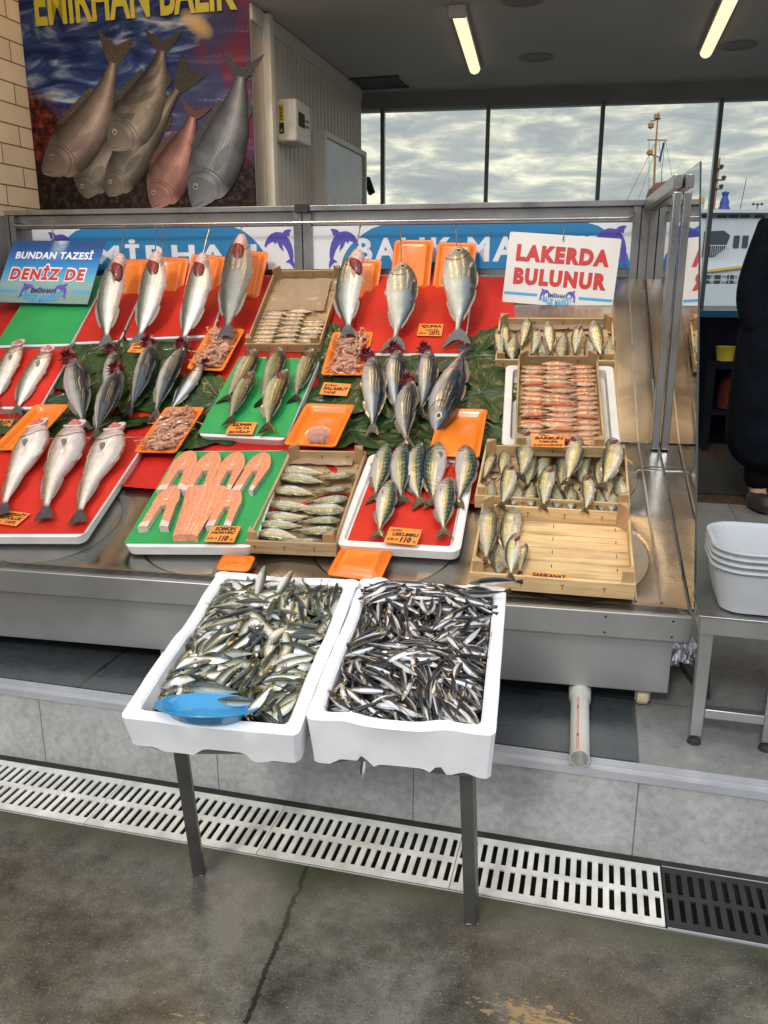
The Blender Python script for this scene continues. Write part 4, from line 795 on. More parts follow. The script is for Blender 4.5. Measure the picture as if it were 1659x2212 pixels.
F_G3=foam_tray([(372,972),(614,975),(556,1190),(289,1170)],'white foam tray of salmon steaks',M['green'],'green sheet under the salmon steaks',off=.05)
F_U=foam_tray([(787,980),(1031,986),(992,1200),(738,1168)],'chipped white foam tray of seven mackerels with a broad white rim',M['red'],'red sheet under the seven mackerels',off=.05,rim=1)
# foam box under the mullet crate
F,w_,l=fitrect([(1094,790),(1329,790),(1336,962),(1082,962)],.06); g=shells([[Vector((x,y,z)) for x,y in rrect(w_-2*a,l-2*a,.02)] for a,z in ((.01,-.055),(0,-.004),(.003,0),(.03,0),(.034,-.035))])
for v in g.v:
    if v.z>-.01: v.z+=.004*math.sin(v.y*60)*(abs(v.x)>w_*.4)
top('foam_box',g,M['foamd'],F,'white foam box lid under the crate of red mullets','box')
# --- crates
C1=crate([(590,584),(735,584),(694,744),(530,741)],.045,'old wooden crate half filled with small goatfish, top middle of the counter',True)
C2=crate([(622,973),(784,976),(731,1178),(536,1163)],.05,'wooden crate of silver horse mackerels between salmon and mackerel trays',True)
C3=crate([(1085,687),(1318,688),(1336,778),(1062,777)],.05,'wide wooden crate of small bluefish below the LAKERDA board',nslat=4)
C4=crate([(1122,770),(1294,768),(1306,965),(1108,962)],.045,'narrow wooden crate packed with red mullets on a white foam box',True,off=.125)
C5=crate([(1048,958),(1352,978),(1364,1087),(1026,1070)],.05,'wooden crate full of small bluefish under the red mullet crate',nslat=4)
C6=crate([(1045,1088),(1352,1108),(1385,1266),(1010,1232)],.055,'light new wooden crate, mostly empty, at the lower right corner of the counter',nslat=5,blocks=.04)
# papers in the crates
def paper(F,c4,label,w2=1):
    g=MB(); P=[F.inverted()@hit(x,y,F.translation+F.to_3x3()@Vector((0,0,.012)),F.to_3x3()@Vector((0,0,1))) for x,y in c4]
    def f(u,v): p=(P[3]*(1-u)+P[2]*u)*(1-v)+(P[0]*(1-u)+P[1]*u)*v; return (p.x,p.y,p.z+.008*mnoise.noise(Vector((p.x*22,p.y*22,w2)))+.004)
    g.grid(f,24,12); top('waxed_paper',g,mat('waxed paper',(.42,.31,.20),.3,0,.1,8,coat=.4,trans=.2),F,label,'paper','pieces of waxed paper in the crates')
paper(C1,[(612,603),(716,603),(700,672),(572,672)],'brownish paper sheet lining the old crate at the top middle')
paper(C3,[(1092,692),(1312,692),(1300,712),(1086,714)],'pale paper along the back of the wide crate under the LAKERDA board',2)
paper(C2,[(640,985),(765,987),(760,1006),(622,1004)],'pale paper at the back of the horse mackerel crate',3)
# --- orange trays
LEAN=(SF@Vector((0,4.05,1.42)),SF.to_3x3()@Vector((0,-math.sin(R(62)),math.cos(R(62)))))
for c4,l in (([(240,560),(320,561),(313,661),(222,660)],'orange tray leaning behind the leftmost hanging sea bass'),([(345,556),(413,557),(386,654),(322,653)],'orange tray leaning behind the second hanging sea bass'),([(418,550),(493,554),(466,652),(389,650)],'orange tray leaning behind the third hanging sea bass'),([(515,541),(582,545),(557,654),(490,652)],'orange tray leaning behind the dark grey hanging fish'),([(749,560),(826,561),(811,661),(729,659)],'orange tray leaning behind the single sea bass left of the breams'),([(853,518),(936,520),(927,634),(840,634)],'orange tray leaning behind the left hanging sea bream'),([(947,523),(1030,526),(1018,637),(931,636)],'orange tray leaning behind the right hanging sea bream')):
    otray(c4,l,True,plane=LEAN)
S1=otray([(456,708),(522,710),(487,805),(402,793)],'small orange tray heaped with shrimps under the dark grey hanging fish',off=.05)
S2=otray([(716,716),(807,718),(784,811),(697,809)],'small orange tray heaped with shrimps right of the green bluefish tray',off=.05)
S3=otray([(352,879),(441,880),(380,980),(298,974)],'small orange tray heaped with shrimps above the salmon steaks',off=.055)
O1=otray([(68,873),(144,875),(66,974),(-8,969)],'empty orange tray above the three whitings',off=.072,m='orange2')
O2=otray([(652,871),(756,875),(731,974),(628,952)],'orange tray holding a round plastic pot',off=.072)
O3=otray([(947,881),(1052,885),(1036,990),(930,982)],'shiny empty orange tray behind the mackerel tray',off=.075,m='orange2')
O4=otray([(742,1183),(850,1192),(821,1256),(699,1243)],'upturned orange tray on the front ledge behind the foam boxes',True,off=.03)
O5=otray([(484,1199),(552,1202),(538,1236),(462,1231)],'flat orange tray piece on the front ledge behind the left foam box',True,off=.016,d=.002)
# pot of roe
F=O2[0]; p=F.inverted()@hit(687,945,F.translation,F.to_3x3()@Vector((0,0,1))); e=empty('plastic_pot','round clear plastic pot of pale roe standing in an orange tray','pot',F@T(p.x,p.y,-.018))
g=MB(); g.lathe([(.0,0),(.038,0),(.044,.034),(.050,.036),(.050,.041),(.044,.041),(.0,.040)],n=36); part('pot',g,mat('clear lid plastic',(.85,.80,.78),.12,0,.02,trans=.75,alpha=.55,coat=.4),e)
g=MB(); rnd=random.Random(4)
for i in range(9): g.lathe([(0,-.009),(.010,-.006),(.014,0),(.010,.007),(0,.009)],c=(0,0,0),n=10,Mx=T(rnd.uniform(-.025,.025),rnd.uniform(-.025,.025),.016+.006*rnd.random())@Matrix.Rotation(rnd.random()*3,4,'Z')@Matrix.Diagonal((1.5,.8,1,1)))
part('roe',g,mat('pink roe',(.50,.22,.16),.3,0,.3,60,coat=.4),e)
# --- price cards
def card(c4,lines,label,F=None,off=.075,tilt=0):
    pl=None
    if F is not None: n=F.to_3x3()@Vector((0,0,1)); pl=(F.translation+n*off,n)
    Fm,w_,l=fitrect(c4,off,pl)
    if tilt: Fm=Fm@Matrix.Rotation(R(tilt),4,'X')
    e=empty('price_card',label,'price card',Fm,'hand lettered orange price cards'); g=MB(); g.box(-w_/2,w_/2,-l/2,l/2,-.0012,0); part('card',g,M['card'],e,smooth=False)
    for b,x,y,tw,th,bold in lines:
        g=MB(); put(g,text(b,tw*w_,th*l,bold,.0005,shear=.15),x*w_,y*l,.0002,rot=R(2)); part('lettering',g,M['ink'],e,smooth=False)
card([(291,730),(323,733),(306,763),(278,759)],[('İRİ',-.30,.33,.3,.2,.03),('LEVREK',.03,.08,.8,.24,.04),('DENİZ',.05,-.17,.6,.2,.03),('KİLO',-.1,-.38,.4,.12,.02)],'orange card lettered LEVREK between the bonitos and the hanging sea basses')
card([(8,1099),(59,1111),(35,1140),(-20,1124)],[('MEZGİT',.05,.30,.85,.26,.05),('KLETOLUK',0,-.02,.9,.24,.04),('KİLO',-.25,-.34,.3,.18,.02),('110TL',.2,-.32,.4,.24,.04)],'orange card lettered MEZGİT on the red sheet of the whitings',F_M,.012)
card([(-27,903),(27,909),(15,934),(-40,928)],[('EKREK',.1,.27,.8,.28,.04),('DENİZ',.1,0,.7,.2,.03),('KİLO 20TL',.05,-.3,.85,.28,.04)],'orange card cut by the left edge at the far left bass tray',F_N,.012)
card([(458,1134),(516,1139),(508,1172),(442,1169)],[('SOMON',.02,.32,.72,.24,.05),('NORVEÇ',0,.06,.82,.2,.05),('KİLO',-.28,-.28,.34,.16,.03),('110',.1,-.28,.32,.34,.06),('TL',.38,-.36,.14,.14,.03)],'orange card lettered SOMON NORVEÇ 110 on the salmon tray',F_G3,.02)
card([(498,911),(554,913),(546,940),(487,936)],[('LÜFER',.0,.30,.72,.26,.05),('OLTA',.05,0,.5,.2,.04),('BOĞAZ',0,-.30,.8,.26,.05)],'orange card lettered LÜFER OLTA BOĞAZ on the bluefish tray',F_G2,.015)
card([(700,823),(755,832),(751,857),(691,850)],[('BOĞAZ',-.2,.30,.45,.2,.03),('PALAMUT',.02,.02,.9,.28,.05),('TANE',-.15,-.30,.45,.22,.04)],'orange card lettered PALAMUT among the green leaves',off=.05)
card([(906,699),(957,700),(955,727),(900,724)],[('İRİ',-.32,.34,.2,.16,.03),('ÇUPRA',.05,.26,.75,.26,.05),('DENİZ',.08,0,.5,.14,.03),('KİLO',-.28,-.28,.3,.18,.03),('120TL',.2,-.26,.45,.32,.05)],'orange card lettered ÇUPRA 120 between the two sea breams',F_R2,.012)
card([(1150,941),(1220,943),(1219,966),(1148,965)],[('BARBUN',.02,.30,.88,.26,.05),('TEKİR',.0,0,.6,.24,.05),('KARADENİZ',0,-.31,.9,.24,.04)],'orange card lettered BARBUN TEKİR KARADENİZ at the front of the red mullet crate',C4,.055)
card([(842,1137),(910,1145),(901,1179),(830,1170)],[('HAKİKİ',-.25,.33,.34,.16,.03),('USKUMRU',.06,.08,.8,.22,.05),('KİLO',-.27,-.25,.34,.18,.04),('110',.12,-.24,.34,.34,.06),('TL',.4,-.33,.12,.14,.03)],'orange card lettered HAKİKİ USKUMRU 110 on the mackerel tray',F_U,.02)
card([(1145,1233),(1230,1243),(1226,1262),(1142,1253)],[('SARIKANAT',0,.18,.86,.42,.05)],'orange card lettered SARIKANAT lying in the mostly empty crate',C6,.02)
# --- salmon
def salmon_mat():
    m,nt,N,L,b=newmat('salmon flesh'); uv=N.new('ShaderNodeUVMap'); sp=N.new('ShaderNodeSeparateXYZ'); L.new(uv.outputs[0],sp.inputs[0]); n=tex(nt,'Noise',40,detail=4); n2=tex(nt,'Noise',90,detail=4)
    s=mth(nt,'SINE',mth(nt,'ADD',mth(nt,'MULTIPLY',sp.outputs[1],12),mth(nt,'ADD',mth(nt,'MULTIPLY',n.outputs[0],6),mth(nt,'MULTIPLY',sp.outputs[0],42)))); k=mth(nt,'MULTIPLY_ADD',s,4,-3.1,True)
    r=ramp(N,[(.35,(.66,.21,.10)),(.65,(.82,.34,.18))]); L.new(n2.outputs[0],r.inputs[0]); c=mixc(nt,mth(nt,'MULTIPLY',k,.32),r.outputs[0],(.86,.62,.48)); L.new(c,b.inputs['Base Color'])
    b.inputs['Roughness'].default_value=.32; b.inputs['Coat Weight'].default_value=.35; b.inputs['Subsurface Weight'].default_value=.15; b.inputs['Subsurface Scale'].default_value=.01; bump(nt,b,mth(nt,'ADD',n2.outputs[0],s),.25,.0012); return m
M['salmon']=salmon_mat(); M['salskin']=mat('salmon skin',(.38,.39,.38),.28,.4,.35,60,coat=.5); M['salwhite']=mat('salmon belly',(.72,.55,.48),.35,0,.15,50,coat=.3)
def steak(c4,label,spread=0,lean=0,seed=0):
    n=F_G3.to_3x3()@Vector((0,0,1)); F,w_,l=fitrect(c4,plane=(F_G3.translation+n*.028,n)); w_*=.88; e=empty('salmon_steak',label,'salmon steak',F@T(0,0,-.024),'raw salmon steaks')
    t=.024; g=MB(); sk=MB(); m=36; vs=[]; uv=[]
    def outer(a): # a 0..1 from left leg tip over the top to the right leg tip
        th=PI*(1.08-1.16*a) if .14<a<.86 else 0
        if a<=.14: k=a/.14; return Vector((-w_*.46-lean*(1-k)-spread*(1-k),-l*.5+l*.52*k))
        if a>=.86: k=(1-a)/.14; return Vector((w_*.46-lean*(1-k)+spread*(1-k),-l*.5+l*.52*k))
        k=(a-.14)/.72; th=PI*(1-k); return Vector((w_*.5*math.cos(th),l*.02+l*.48*math.sin(th)))
    def inner(a):
        o=outer(a); k=abs(2*a-1)
        return Vector((o.x*.10 if k<.55 else o.x*(.10+.30*(k-.55)/.45)-lean*.2*(k-.55), -l*.02+.04*l*(1-k) if k<.55 else (-l*.02)*(1-(k-.55)/.45)+(o.y+l*.015)*((k-.55)/.45)))
    for i in range(m+1):
        a=i/m; o=outer(a); q=inner(a)
        for j in range(6):
            s=j/5; p=q.lerp(o,s); z=t-.002*(s*2-1)**4-.0025*abs(mnoise.noise(Vector((p.x*60,p.y*60,seed)))); vs.append((p.x,p.y,z)); uv.append((s,a))
    g.add(vs,[(i*6+j,i*6+j+1,(i+1)*6+j+1,(i+1)*6+j) for i in range(m) for j in range(5)],0,uv); g.mi=[1 if (q//5<1 or q//5>m-2) else 0 for q in range(m*5)]; part('flesh',g,[M['salmon'],M['salwhite']],e)
    vs=[];
    for i in range(m+1):
        o=outer(i/m); q=inner(i/m); vs+=[(o.x,o.y,t-.002),(o.x*1.01,o.y,0),(q.x,q.y,t-.002),(q.x,q.y,0)]
    k=[(4*i,4*i+1,4*i+5,4*i+4) for i in range(m)]; sk.add(vs,k,0); k2=[(4*i+2,4*i+3,4*i+7,4*i+6) for i in range(m)]; sk.f+=k2; sk.mi+=[1]*m; sk.f+=[(0,1,3,2),(4*m,4*m+1,4*m+3,4*m+2)]; sk.mi+=[1,1]
    part('skin',sk,[M['salskin'],M['salwhite']],e)
    g=MB(); g.lathe([(0,-.003),(.005,-.002),(.007,.001),(.004,.003),(0,.003)],n=12,Mx=T(0,l*.13,t)); g.tube([(0,l*.17,t+.0003),(0,l*.40,t-.0006)],.0012,5); part('backbone',g,M['salwhite'],e)
for i,(c4,l,spd,ln) in enumerate([([(368,972),(432,974),(412,1058),(352,1056)],'salmon steak at the top left of the green sheet',.004,.006),([(420,974),(482,976),(468,1060),(402,1057)],'second salmon steak from the left in the upper row',.003,.004),([(474,974),(536,976),(520,1058),(456,1058)],'third salmon steak of the upper row, legs together',-.006,.012),([(530,974),(590,978),(572,1062),(512,1056)],'rightmost salmon steak of the upper row with silver skin showing',-.006,.014),([(334,1046),(394,1048),(372,1140),(312,1134)],'salmon steak at the lower left with its legs wide apart',.010,.0),([(466,1052),(524,1056),(516,1138),(452,1132)],'salmon steak at the lower right above the SOMON card',.0,.002)]): steak(c4,l,spd,ln,i)
n_=F_G3.to_3x3()@Vector((0,0,1)); F,w_,l=fitrect([(392,1046),(478,1050),(436,1156),(388,1150)],plane=(F_G3.translation+n_*.036,n_))
def slab(u,v,top_=True):
    hw=w_*.62*(1-.42*(1-v))*(1+.25*(v>.6)*(v-.6)); return ((u*2-1)*hw,(v-.5)*l,(0 if top_ else -.034)-.010*(abs(2*u-1)**3))
g=MB(); g.grid(lambda u,v:slab(u,v),14,14,0,True)
for j in range(14):
    for u in (0,1): a=Vector(slab(u,j/14)); b=Vector(slab(u,(j+1)/14)); g.add([a,b,(b.x,b.y,-.034),(a.x,a.y,-.034)],[(0,1,2,3)],1)
for i in range(14):
    for v in (0,1): a=Vector(slab(i/14,v)); b=Vector(slab((i+1)/14,v)); g.add([a,b,(b.x,b.y,-.034),(a.x,a.y,-.034)],[(0,1,2,3)],1 if v else 0,[(.3,i/14)]*4 if not v else None)
g.tube([(0,-l*.47,-.0002),(0,l*.46,-.0002)],.0016,5,2)
top('salmon_fillet',g,[M['salmon'],M['salskin'],M['salwhite']],F,'thick salmon tail piece with a pale centre line in the middle of the lower row','salmon')
# --- shrimps
def shrimpmesh(seed):
    rnd=random.Random(seed); mb=MB(); b=rnd.uniform(1.6,3.0); n=12; pts=[];rr=[]
    for i in range(n+1): 
        t=i/n; a=b*(t-.3); pts.append((.030*math.sin(a)/b*2.2,.030*(1-math.cos(a))/b*2.2,0)); rr.append(.0058*(.25+1.0*math.sin(PI*min(1,(t*.93+.07)))**.7)*(1-.45*t)*(1+.10*(i%2)))
    mb.tube(pts,rr,8); e=Vector(pts[-1]); d=(Vector(pts[-1])-Vector(pts[-2])).normalized(); q=Vector((-d.y,d.x,0))
    mb.add([e,e+d*.010+q*.007,e+d*.013,e+d*.010-q*.007],[(0,1,2),(0,2,3)]); h=Vector(pts[0]); d=(h-Vector(pts[1])).normalized(); q=Vector((-d.y,d.x,0))
    for k in (-1,1,.3): mb.tube([h,h+d*.012+q*.004*k,h+d*.03+q*.012*k+Vector((0,0,.003))],[.0007,.0004,.0003],4)
    mb.tube([h,h+d*.009],[.0016,.0003],5)
    for i in range(2,9): p=Vector(pts[i]); dd=(Vector(pts[i+1])-p).normalized(); mb.tube([p,p+Vector((-dd.y,dd.x,0))*.009+dd*-.002],[.0008,.0003],3)
    return mb.mesh('shrimp',M['shrimp'])
SHM=[shrimpmesh(i) for i in range(5)]
def shrimps(tray,label,cnt,seed):
    F,_,w_,l=tray; rnd=random.Random(seed)
    g=MB(); g.grid(lambda u,v:((u-.5)*(w_-.066),(v-.5)*(l-.066),-.018+.018*math.sin(PI*u)**.5*math.sin(PI*v)**.5+.003*mnoise.noise(Vector((u*14,v*14,seed)))),22,22); 
    top('shrimp_heap',g,M['shrimp'],F,'packed lower layer of '+label.replace('raw pink shrimp','raw pink shrimps'),'shrimps',kind='stuff')
    for i in range(cnt):
        x=rnd.uniform(-1,1)*(w_/2-.036); y=rnd.uniform(-1,1)*(l/2-.036); k=1-max(abs(x)/(w_/2),abs(y)/(l/2)); z=-.012+.018*min(1,k*3)+.009*i/cnt
        m=F@T(x,y,z)@Matrix.Rotation(rnd.random()*6.28,4,'Z')@Matrix.Rotation(rnd.uniform(-.35,.35),4,'X')@Matrix.Rotation(rnd.uniform(-.3,.3),4,'Y')@Matrix.Diagonal((1.25,rnd.choice((-1.25,1.25)),1.3,1))
        o=link(bpy.data.objects.new('shrimp',SHM[rnd.randrange(5)])); o.matrix_world=m; props(o,label,'shrimp','raw shrimps in the orange trays')
shrimps(S1,'raw pink shrimp in the small tray under the dark grey hanging fish',42,1); shrimps(S2,'raw pink shrimp in the small tray right of the bluefish tray',42,2); shrimps(S3,'raw pink shrimp in the small tray above the salmon steaks',48,3)
# ================================================================== FISH
# kind: depth/length, thickness/depth, tail spread, fork, belly sag
FK={'sea_bass':(.225,.62,.75,.05,.12),'grey_bass':(.27,.6,.6,.03,.15),'sea_bream':(.39,.40,.85,.07,.05),'bonito':(.25,.68,.62,.07,.05),'mackerel':(.185,.72,.85,.08,.05),'bluefish':(.235,.55,.95,.08,.08),
'whiting':(.225,.7,.62,.015,.30),'horse_mackerel':(.22,.6,.6,.07,.08),'mullet':(.19,.7,.5,.06,.05),'goatfish':(.20,.7,.5,.06,.05),'small_bluefish':(.30,.5,.7,.07,.10),'scad':(.245,.55,.75,.07,.1),'anchovy':(.165,.65,.7,.06,.08)}
def fishgeo(kind,bend=0.,n=26,m=14,fins=True,arch=0.):
    dp,th,ts,fk,sag=FK[kind]; mb=MB(); vs=[];uv=[]; nb=n; nt_=6
    BD=PROF.get(kind,BODY)
    def cy(u): return bend*math.sin(PI*u)*.5-bend*.3*u*u
    def cz(u): return arch*math.sin(PI*u)
    def top_(u): return interp(BD,u)*dp*.5*(.95 if u<.5 else 1)
    def bot(u): return interp(BD,u)*dp*.5*(1+sag*math.sin(PI*min(1,u/.62))*(u<.62))
    rings=[]
    for i in range(nb+1):
        u=.87*(i/nb)**1.05; rings.append((u,top_(u),bot(u),interp(BD,u)*dp*th*.5*(1.02 if u<.3 else 1-.35*max(0,u-.4)),0,u))
    for i in range(1,nt_+1):
        q=i/nt_; u=.87+.13*q; h=.5*.16*dp*(1-q)+.5*dp*ts*q**.75*(1 if q<.9 else .98); rings.append((u,h,h,max(.0022,.045*dp*th*(1-q)**2),fk*q*q*1.2,.88+.1*q))
    for u,a,b,w_,fx,uu in rings:
        for k in range(m):
            t=2*PI*k/m; c=math.cos(t); s=math.sin(t); sg=abs(s)**.85*(1 if s>0 else -1)
            y=(a if c>0 else b)*c; x=u+(fx*(abs(c)-.55) if fx else 0)
            vs.append((x,y+cy(u),w_*sg+cz(u))); uv.append((uu,(1+c)/2))
    for i,q in enumerate(vs):   # soft uneven flesh
        if n>13: w=mnoise.noise(Vector((q[0]*7,q[1]*9,q[2]*9+bend*40)))*.010*dp*3; w2=mnoise.noise(Vector((q[0]*22,q[1]*22,q[2]*22)))*.0022; vs[i]=(q[0],q[1]*(1+w*3),q[2]*(1+w*5)+w2*(q[0]<.85))
    fs=[]
    for i in range(len(rings)-1):
        for k in range(m): fs.append((i*m+k,i*m+(k+1)%m,(i+1)*m+(k+1)%m,(i+1)*m+k))
    fs+=[tuple(range(m))[::-1],tuple((len(rings)-1)*m+k for k in range(m))]
    mb.add(vs,fs,0,uv)
    if fins:
        def strip(u0,u1,side,h,cnt=7):
            v=[];q=[]
            for i in range(cnt+1):
                t=i/cnt; u=u0+(u1-u0)*t; e=(top_(u) if side>0 else -bot(u)); hh=h*math.sin(PI*(t*.8+.18))
                v+=[(u,e*.9+cy(u),cz(u)+.001),(u+.02+.02*t,e*.98+side*hh+cy(u),cz(u)+.004)]; q+=[(1.2,.3),(1.2,.6)]
            mb.add(v,[(2*i,2*i+1,2*i+3,2*i+2) for i in range(cnt)],0,q)
        strip(.30,.45,1,.020); strip(.50,.76,1,.020); strip(.56,.76,-1,.024); strip(.30,.36,-1,.022,3)
        if kind in('bonito','mackerel'):
            for side in (1,-1):
                for k in range(5): u=.77+k*.02; e=(top_(u) if side>0 else -bot(u))+cy(u); mb.add([(u,e*.98,cz(u)),(u+.016,e,cz(u)),(u+.018,e+side*.014,cz(u))],[(0,1,2)],0,[(1.2,.5)]*3)
        for sd in (1,-1):   # pectoral fins lie on the flanks
            u=.235; w_=interp(BODY,u)*dp*th*.5; y=-.10*dp; z=sd*(w_*.97)
            mb.add([(u,y+.008+cy(u),z),(u+.05,y+.008+cy(u),z+sd*.010),(u+.115,y-.022+cy(u),z+sd*.004),(u+.05,y-.035+cy(u),z+sd*.002),(u,y-.015+cy(u),z-sd*.001)],[(0,1,2,3,4)],0,[(1.2,.2),(1.2,.4),(1.2,.7),(1.2,.4),(1.2,.3)])
    return mb
FG={}
PROF={'whiting':[(0,.22),(.03,.6),(.08,.86),(.18,1),(.30,.98),(.42,.82),(.56,.58),(.70,.38),(.82,.24),(.88,.2)],'sea_bream':[(0,.06),(.03,.32),(.08,.60),(.15,.85),(.26,1),(.40,.98),(.54,.80),(.67,.50),(.76,.25),(.82,.15),(.88,.14)],'bonito':[(0,.08),(.03,.30),(.08,.55),(.15,.78),(.28,.98),(.42,1),(.56,.86),(.70,.54),(.80,.24),(.85,.12),(.88,.10)]}
PROF['mackerel']=PROF['bonito']; PROF['sea_bass']=PROF['grey_bass']=[(0,.28),(.03,.48),(.08,.66),(.15,.84),(.25,.97),(.40,1),(.55,.93),(.68,.70),(.78,.44),(.84,.27),(.88,.2)]; PROF['bluefish']=PROF['small_bluefish']=PROF['horse_mackerel']=[(0,.12),(.03,.36),(.08,.62),(.15,.84),(.26,1),(.42,.99),(.58,.82),(.70,.54),(.79,.30),(.85,.19),(.88,.17)]
def fmesh(kind,var,fins=True,n=26,m=14):
    k=(kind,var,fins)
    if k not in FG:
        b=(0,.05,-.05,.09,-.10,.16,-.16)[var%7]; a=(0,.0,.0,.01,.0,-.02,.02)[var%7]
        FG[k]=fishgeo(kind,b,n,m,fins,a).mesh(kind,FM[kind])
    return FG[k]
# gill meshes, in fish lengths
def gash():
    g=MB(); g.lathe([(0,-1),(.5,-.85),(.85,-.45),(1,0),(.85,.45),(.5,.85),(0,1)],n=14,Mx=Matrix.Diagonal((.030,.070,.030,1)))
    for v in g.v: v.x+=.35*v.y+ .003*mnoise.noise(v*90)
    return g.mesh('gill',M['gill'])
def tuft():
    rnd=random.Random(3); g=MB(); g.lathe([(0,-.045),(.04,-.03),(.058,0),(.04,.03),(0,.045)],n=10)
    for i in range(70):
        a=rnd.random()*2*PI; e=rnd.uniform(-.4,1.4); d=Vector((math.cos(a)*math.cos(e),math.sin(a)*math.cos(e),math.sin(e))); q=d.cross(Vector((.3,.5,.8))).normalized()*.012; r=rnd.uniform(.06,.098)
        g.add([d*.03+q,d*.03-q,d*r+q*.1],[(0,1,2)])
        q=d.cross(q).normalized()*.010; g.add([d*.03+q,d*.03-q,d*r],[(0,1,2)])
    return g.mesh('gill',M['gill'],False)
def collar(): # gill covers folded open: a pale uneven cup round a red throat
    g=MB(); g.lathe([(.0,-.02),(.052,-.012),(.072,.012),(.080,.030),(.074,.035),(.060,.022),(.0,.012)],n=26)
    for v in g.v:
        a=math.atan2(v.y,v.x); r=math.hypot(v.x,v.y); k=1+.13*math.sin(a*3+1)+.08*math.sin(a*5)*(r>.05); v.x*=k; v.y*=k; v.z+=.010*math.sin(a*2+.6)*(r/.08)+.35*max(0,v.x)*-.25
    for v in g.v: x,z=v.x,v.z; v.x=x*.92-z*.38; v.z=x*.38+z*.92
    return g.mesh('gill_cover',M['fleshw'])
def throat():
    g=MB(); g.lathe([(0,-.5),(.6,-.35),(1,0),(.75,.5),(.35,.75),(0,.7)],n=14,Mx=Matrix.Diagonal((.060,.064,.034,1))@T(0,0,.3)); 
    for v in g.v: v.z+=.006*math.sin(v.x*260); 
    return g.mesh('gill',M['gillp'])
def eyem():
    g=MB(); g.lathe([(.0165,0),(.0155,.003),(.0095,.005)],n=14,mi=0); g.lathe([(.0095,.005),(.007,.008),(0,.0095)],n=14,mi=1); return g.mesh('eye',[M['iris'],M['eye']])
GM={'gash':gash(),'tuft':tuft(),'collar':collar(),'throat':throat(),'eye':eyem()}
def child(nm,me,par,loc,rot=0,sc=(1,1,1),rx=0):
    o=link(bpy.data.objects.new(nm,me)); o.parent=par; o.matrix_local=T(*loc)@Matrix.Rotation(rot,4,'Z')@Matrix.Rotation(rx,4,'X')@Matrix.Diagonal((*sc,1)); return o
FATK={'sea_bass':.88,'grey_bass':.85,'sea_bream':.76,'bonito':.76,'whiting':.74,'small_bluefish':.74,'horse_mackerel':1.45,'bluefish':.92}
def fish(kind,hx,hy,tx,ty,flip,F,label,opt='',var=0,fat=1.,lift=0.,hl=0.,tl=0.,group=None,cat=None):
    if isinstance(F,Matrix): n=F.to_3x3()@Vector((0,0,1)); p=F.translation
    elif F is None: p,n=None,None
    else: p,n=F
    dp,th,_,_,_=FK[kind]
    def at(x,y,e):
        if n is None: q=surf(x,y,lift+e); return q,SF.to_3x3()@Matrix.Rotation(R(A1 if (SF.inverted()@q)[1]>Y1 else A0),3,'X')@Vector((0,0,1))
        return hit(x,y,p+n*(lift+e),n),n
    a,n1=at(hx,hy,.02); b,n2=at(tx,ty,.02); L_=(a-b).length; half=dp*th*L_*.5*fat**.5
    a,n1=at(hx,hy,half*.85+hl); b,n2=at(tx,ty,half*.45+tl); X=(b-a); L_=X.length; X.normalize(); nn=(n1+n2).normalized(); s=-1 if flip else 1
    Z=(nn-X*nn.dot(X)).normalized()*s; Y=Z.cross(X)
    fat*=FATK.get(kind,1)
    o=link(bpy.data.objects.new(kind,fmesh(kind,var))); rr_=random.Random(label); o.matrix_world=basis(a,X,Y,Z)@Matrix.Rotation(rr_.uniform(.05,.38)*(.5*s if kind in('sea_bass','grey_bass') else 1 if kind=='whiting' else s),4,'X')@Matrix.Diagonal((L_,L_*fat,L_*rr_.uniform(.9,1.1),1)); props(o,label,cat or 'fish',group)
    e=.085; w_=interp(BODY,e)*dp*th*.5; h=interp(BODY,e)*dp*.5; ey=.2*h
    if 'E' in opt or opt=='': 
        for sd in (1,-1): c=child('eye',GM['eye'],o,(e,ey,sd*w_*.88),0,(1.5,1.5/fat,sd*1.1))
    g=s
    zt=interp(BODY,.16)*dp*th*.5
    if 'g' in opt: child('gill',GM['gash'],o,(.185,-.02,g*zt*.86),-.6,(1.5,1.15/fat,1.25))
    if 'G' in opt: child('gill',GM['gash'],o,(.20,-.02,g*zt*.85),-.95,(2.7,1.35/fat,1.45))
    if 't' in opt: child('gill',GM['tuft'],o,(-.005,-.05,g*.02),0,(1.15,1.25,g*1.1))
    if 'c' in opt:
        child('gill_cover',GM['collar'],o,(.045,-.006,g*zt*.40),0,(1.05,1.02/fat*.85,g)); child('gill',GM['throat'],o,(.034,-.010,g*zt*.52),0,(.92,.92/fat*.8,g))
    if 'w' in opt:  # pale opened throat under the jaw
        child('jaw',PALE,o,(.085,-.022,g*zt*.45),0,(1.15,1.25,1.25))
    return o
pg=MB(); pg.lathe([(0,-1),(.6,-.8),(1,-.1),(.9,.5),(.55,.9),(0,1)],n=14,Mx=Matrix.Rotation(PI/2,4,'Y')@Matrix.Diagonal((.050,.055,.085,1)))
PALE=pg.mesh('jaw',mat('torn pale flesh',(.62,.42,.38),.35,0,.35,70,coat=.4,bmp=(80,.5,.003)))
HANG=(SF@Vector((0,3.78,1.335)),SF.to_3x3()@Vector((0,-math.sin(R(46)),math.cos(R(46)))))
hg='fish hung by hooks from the rod'
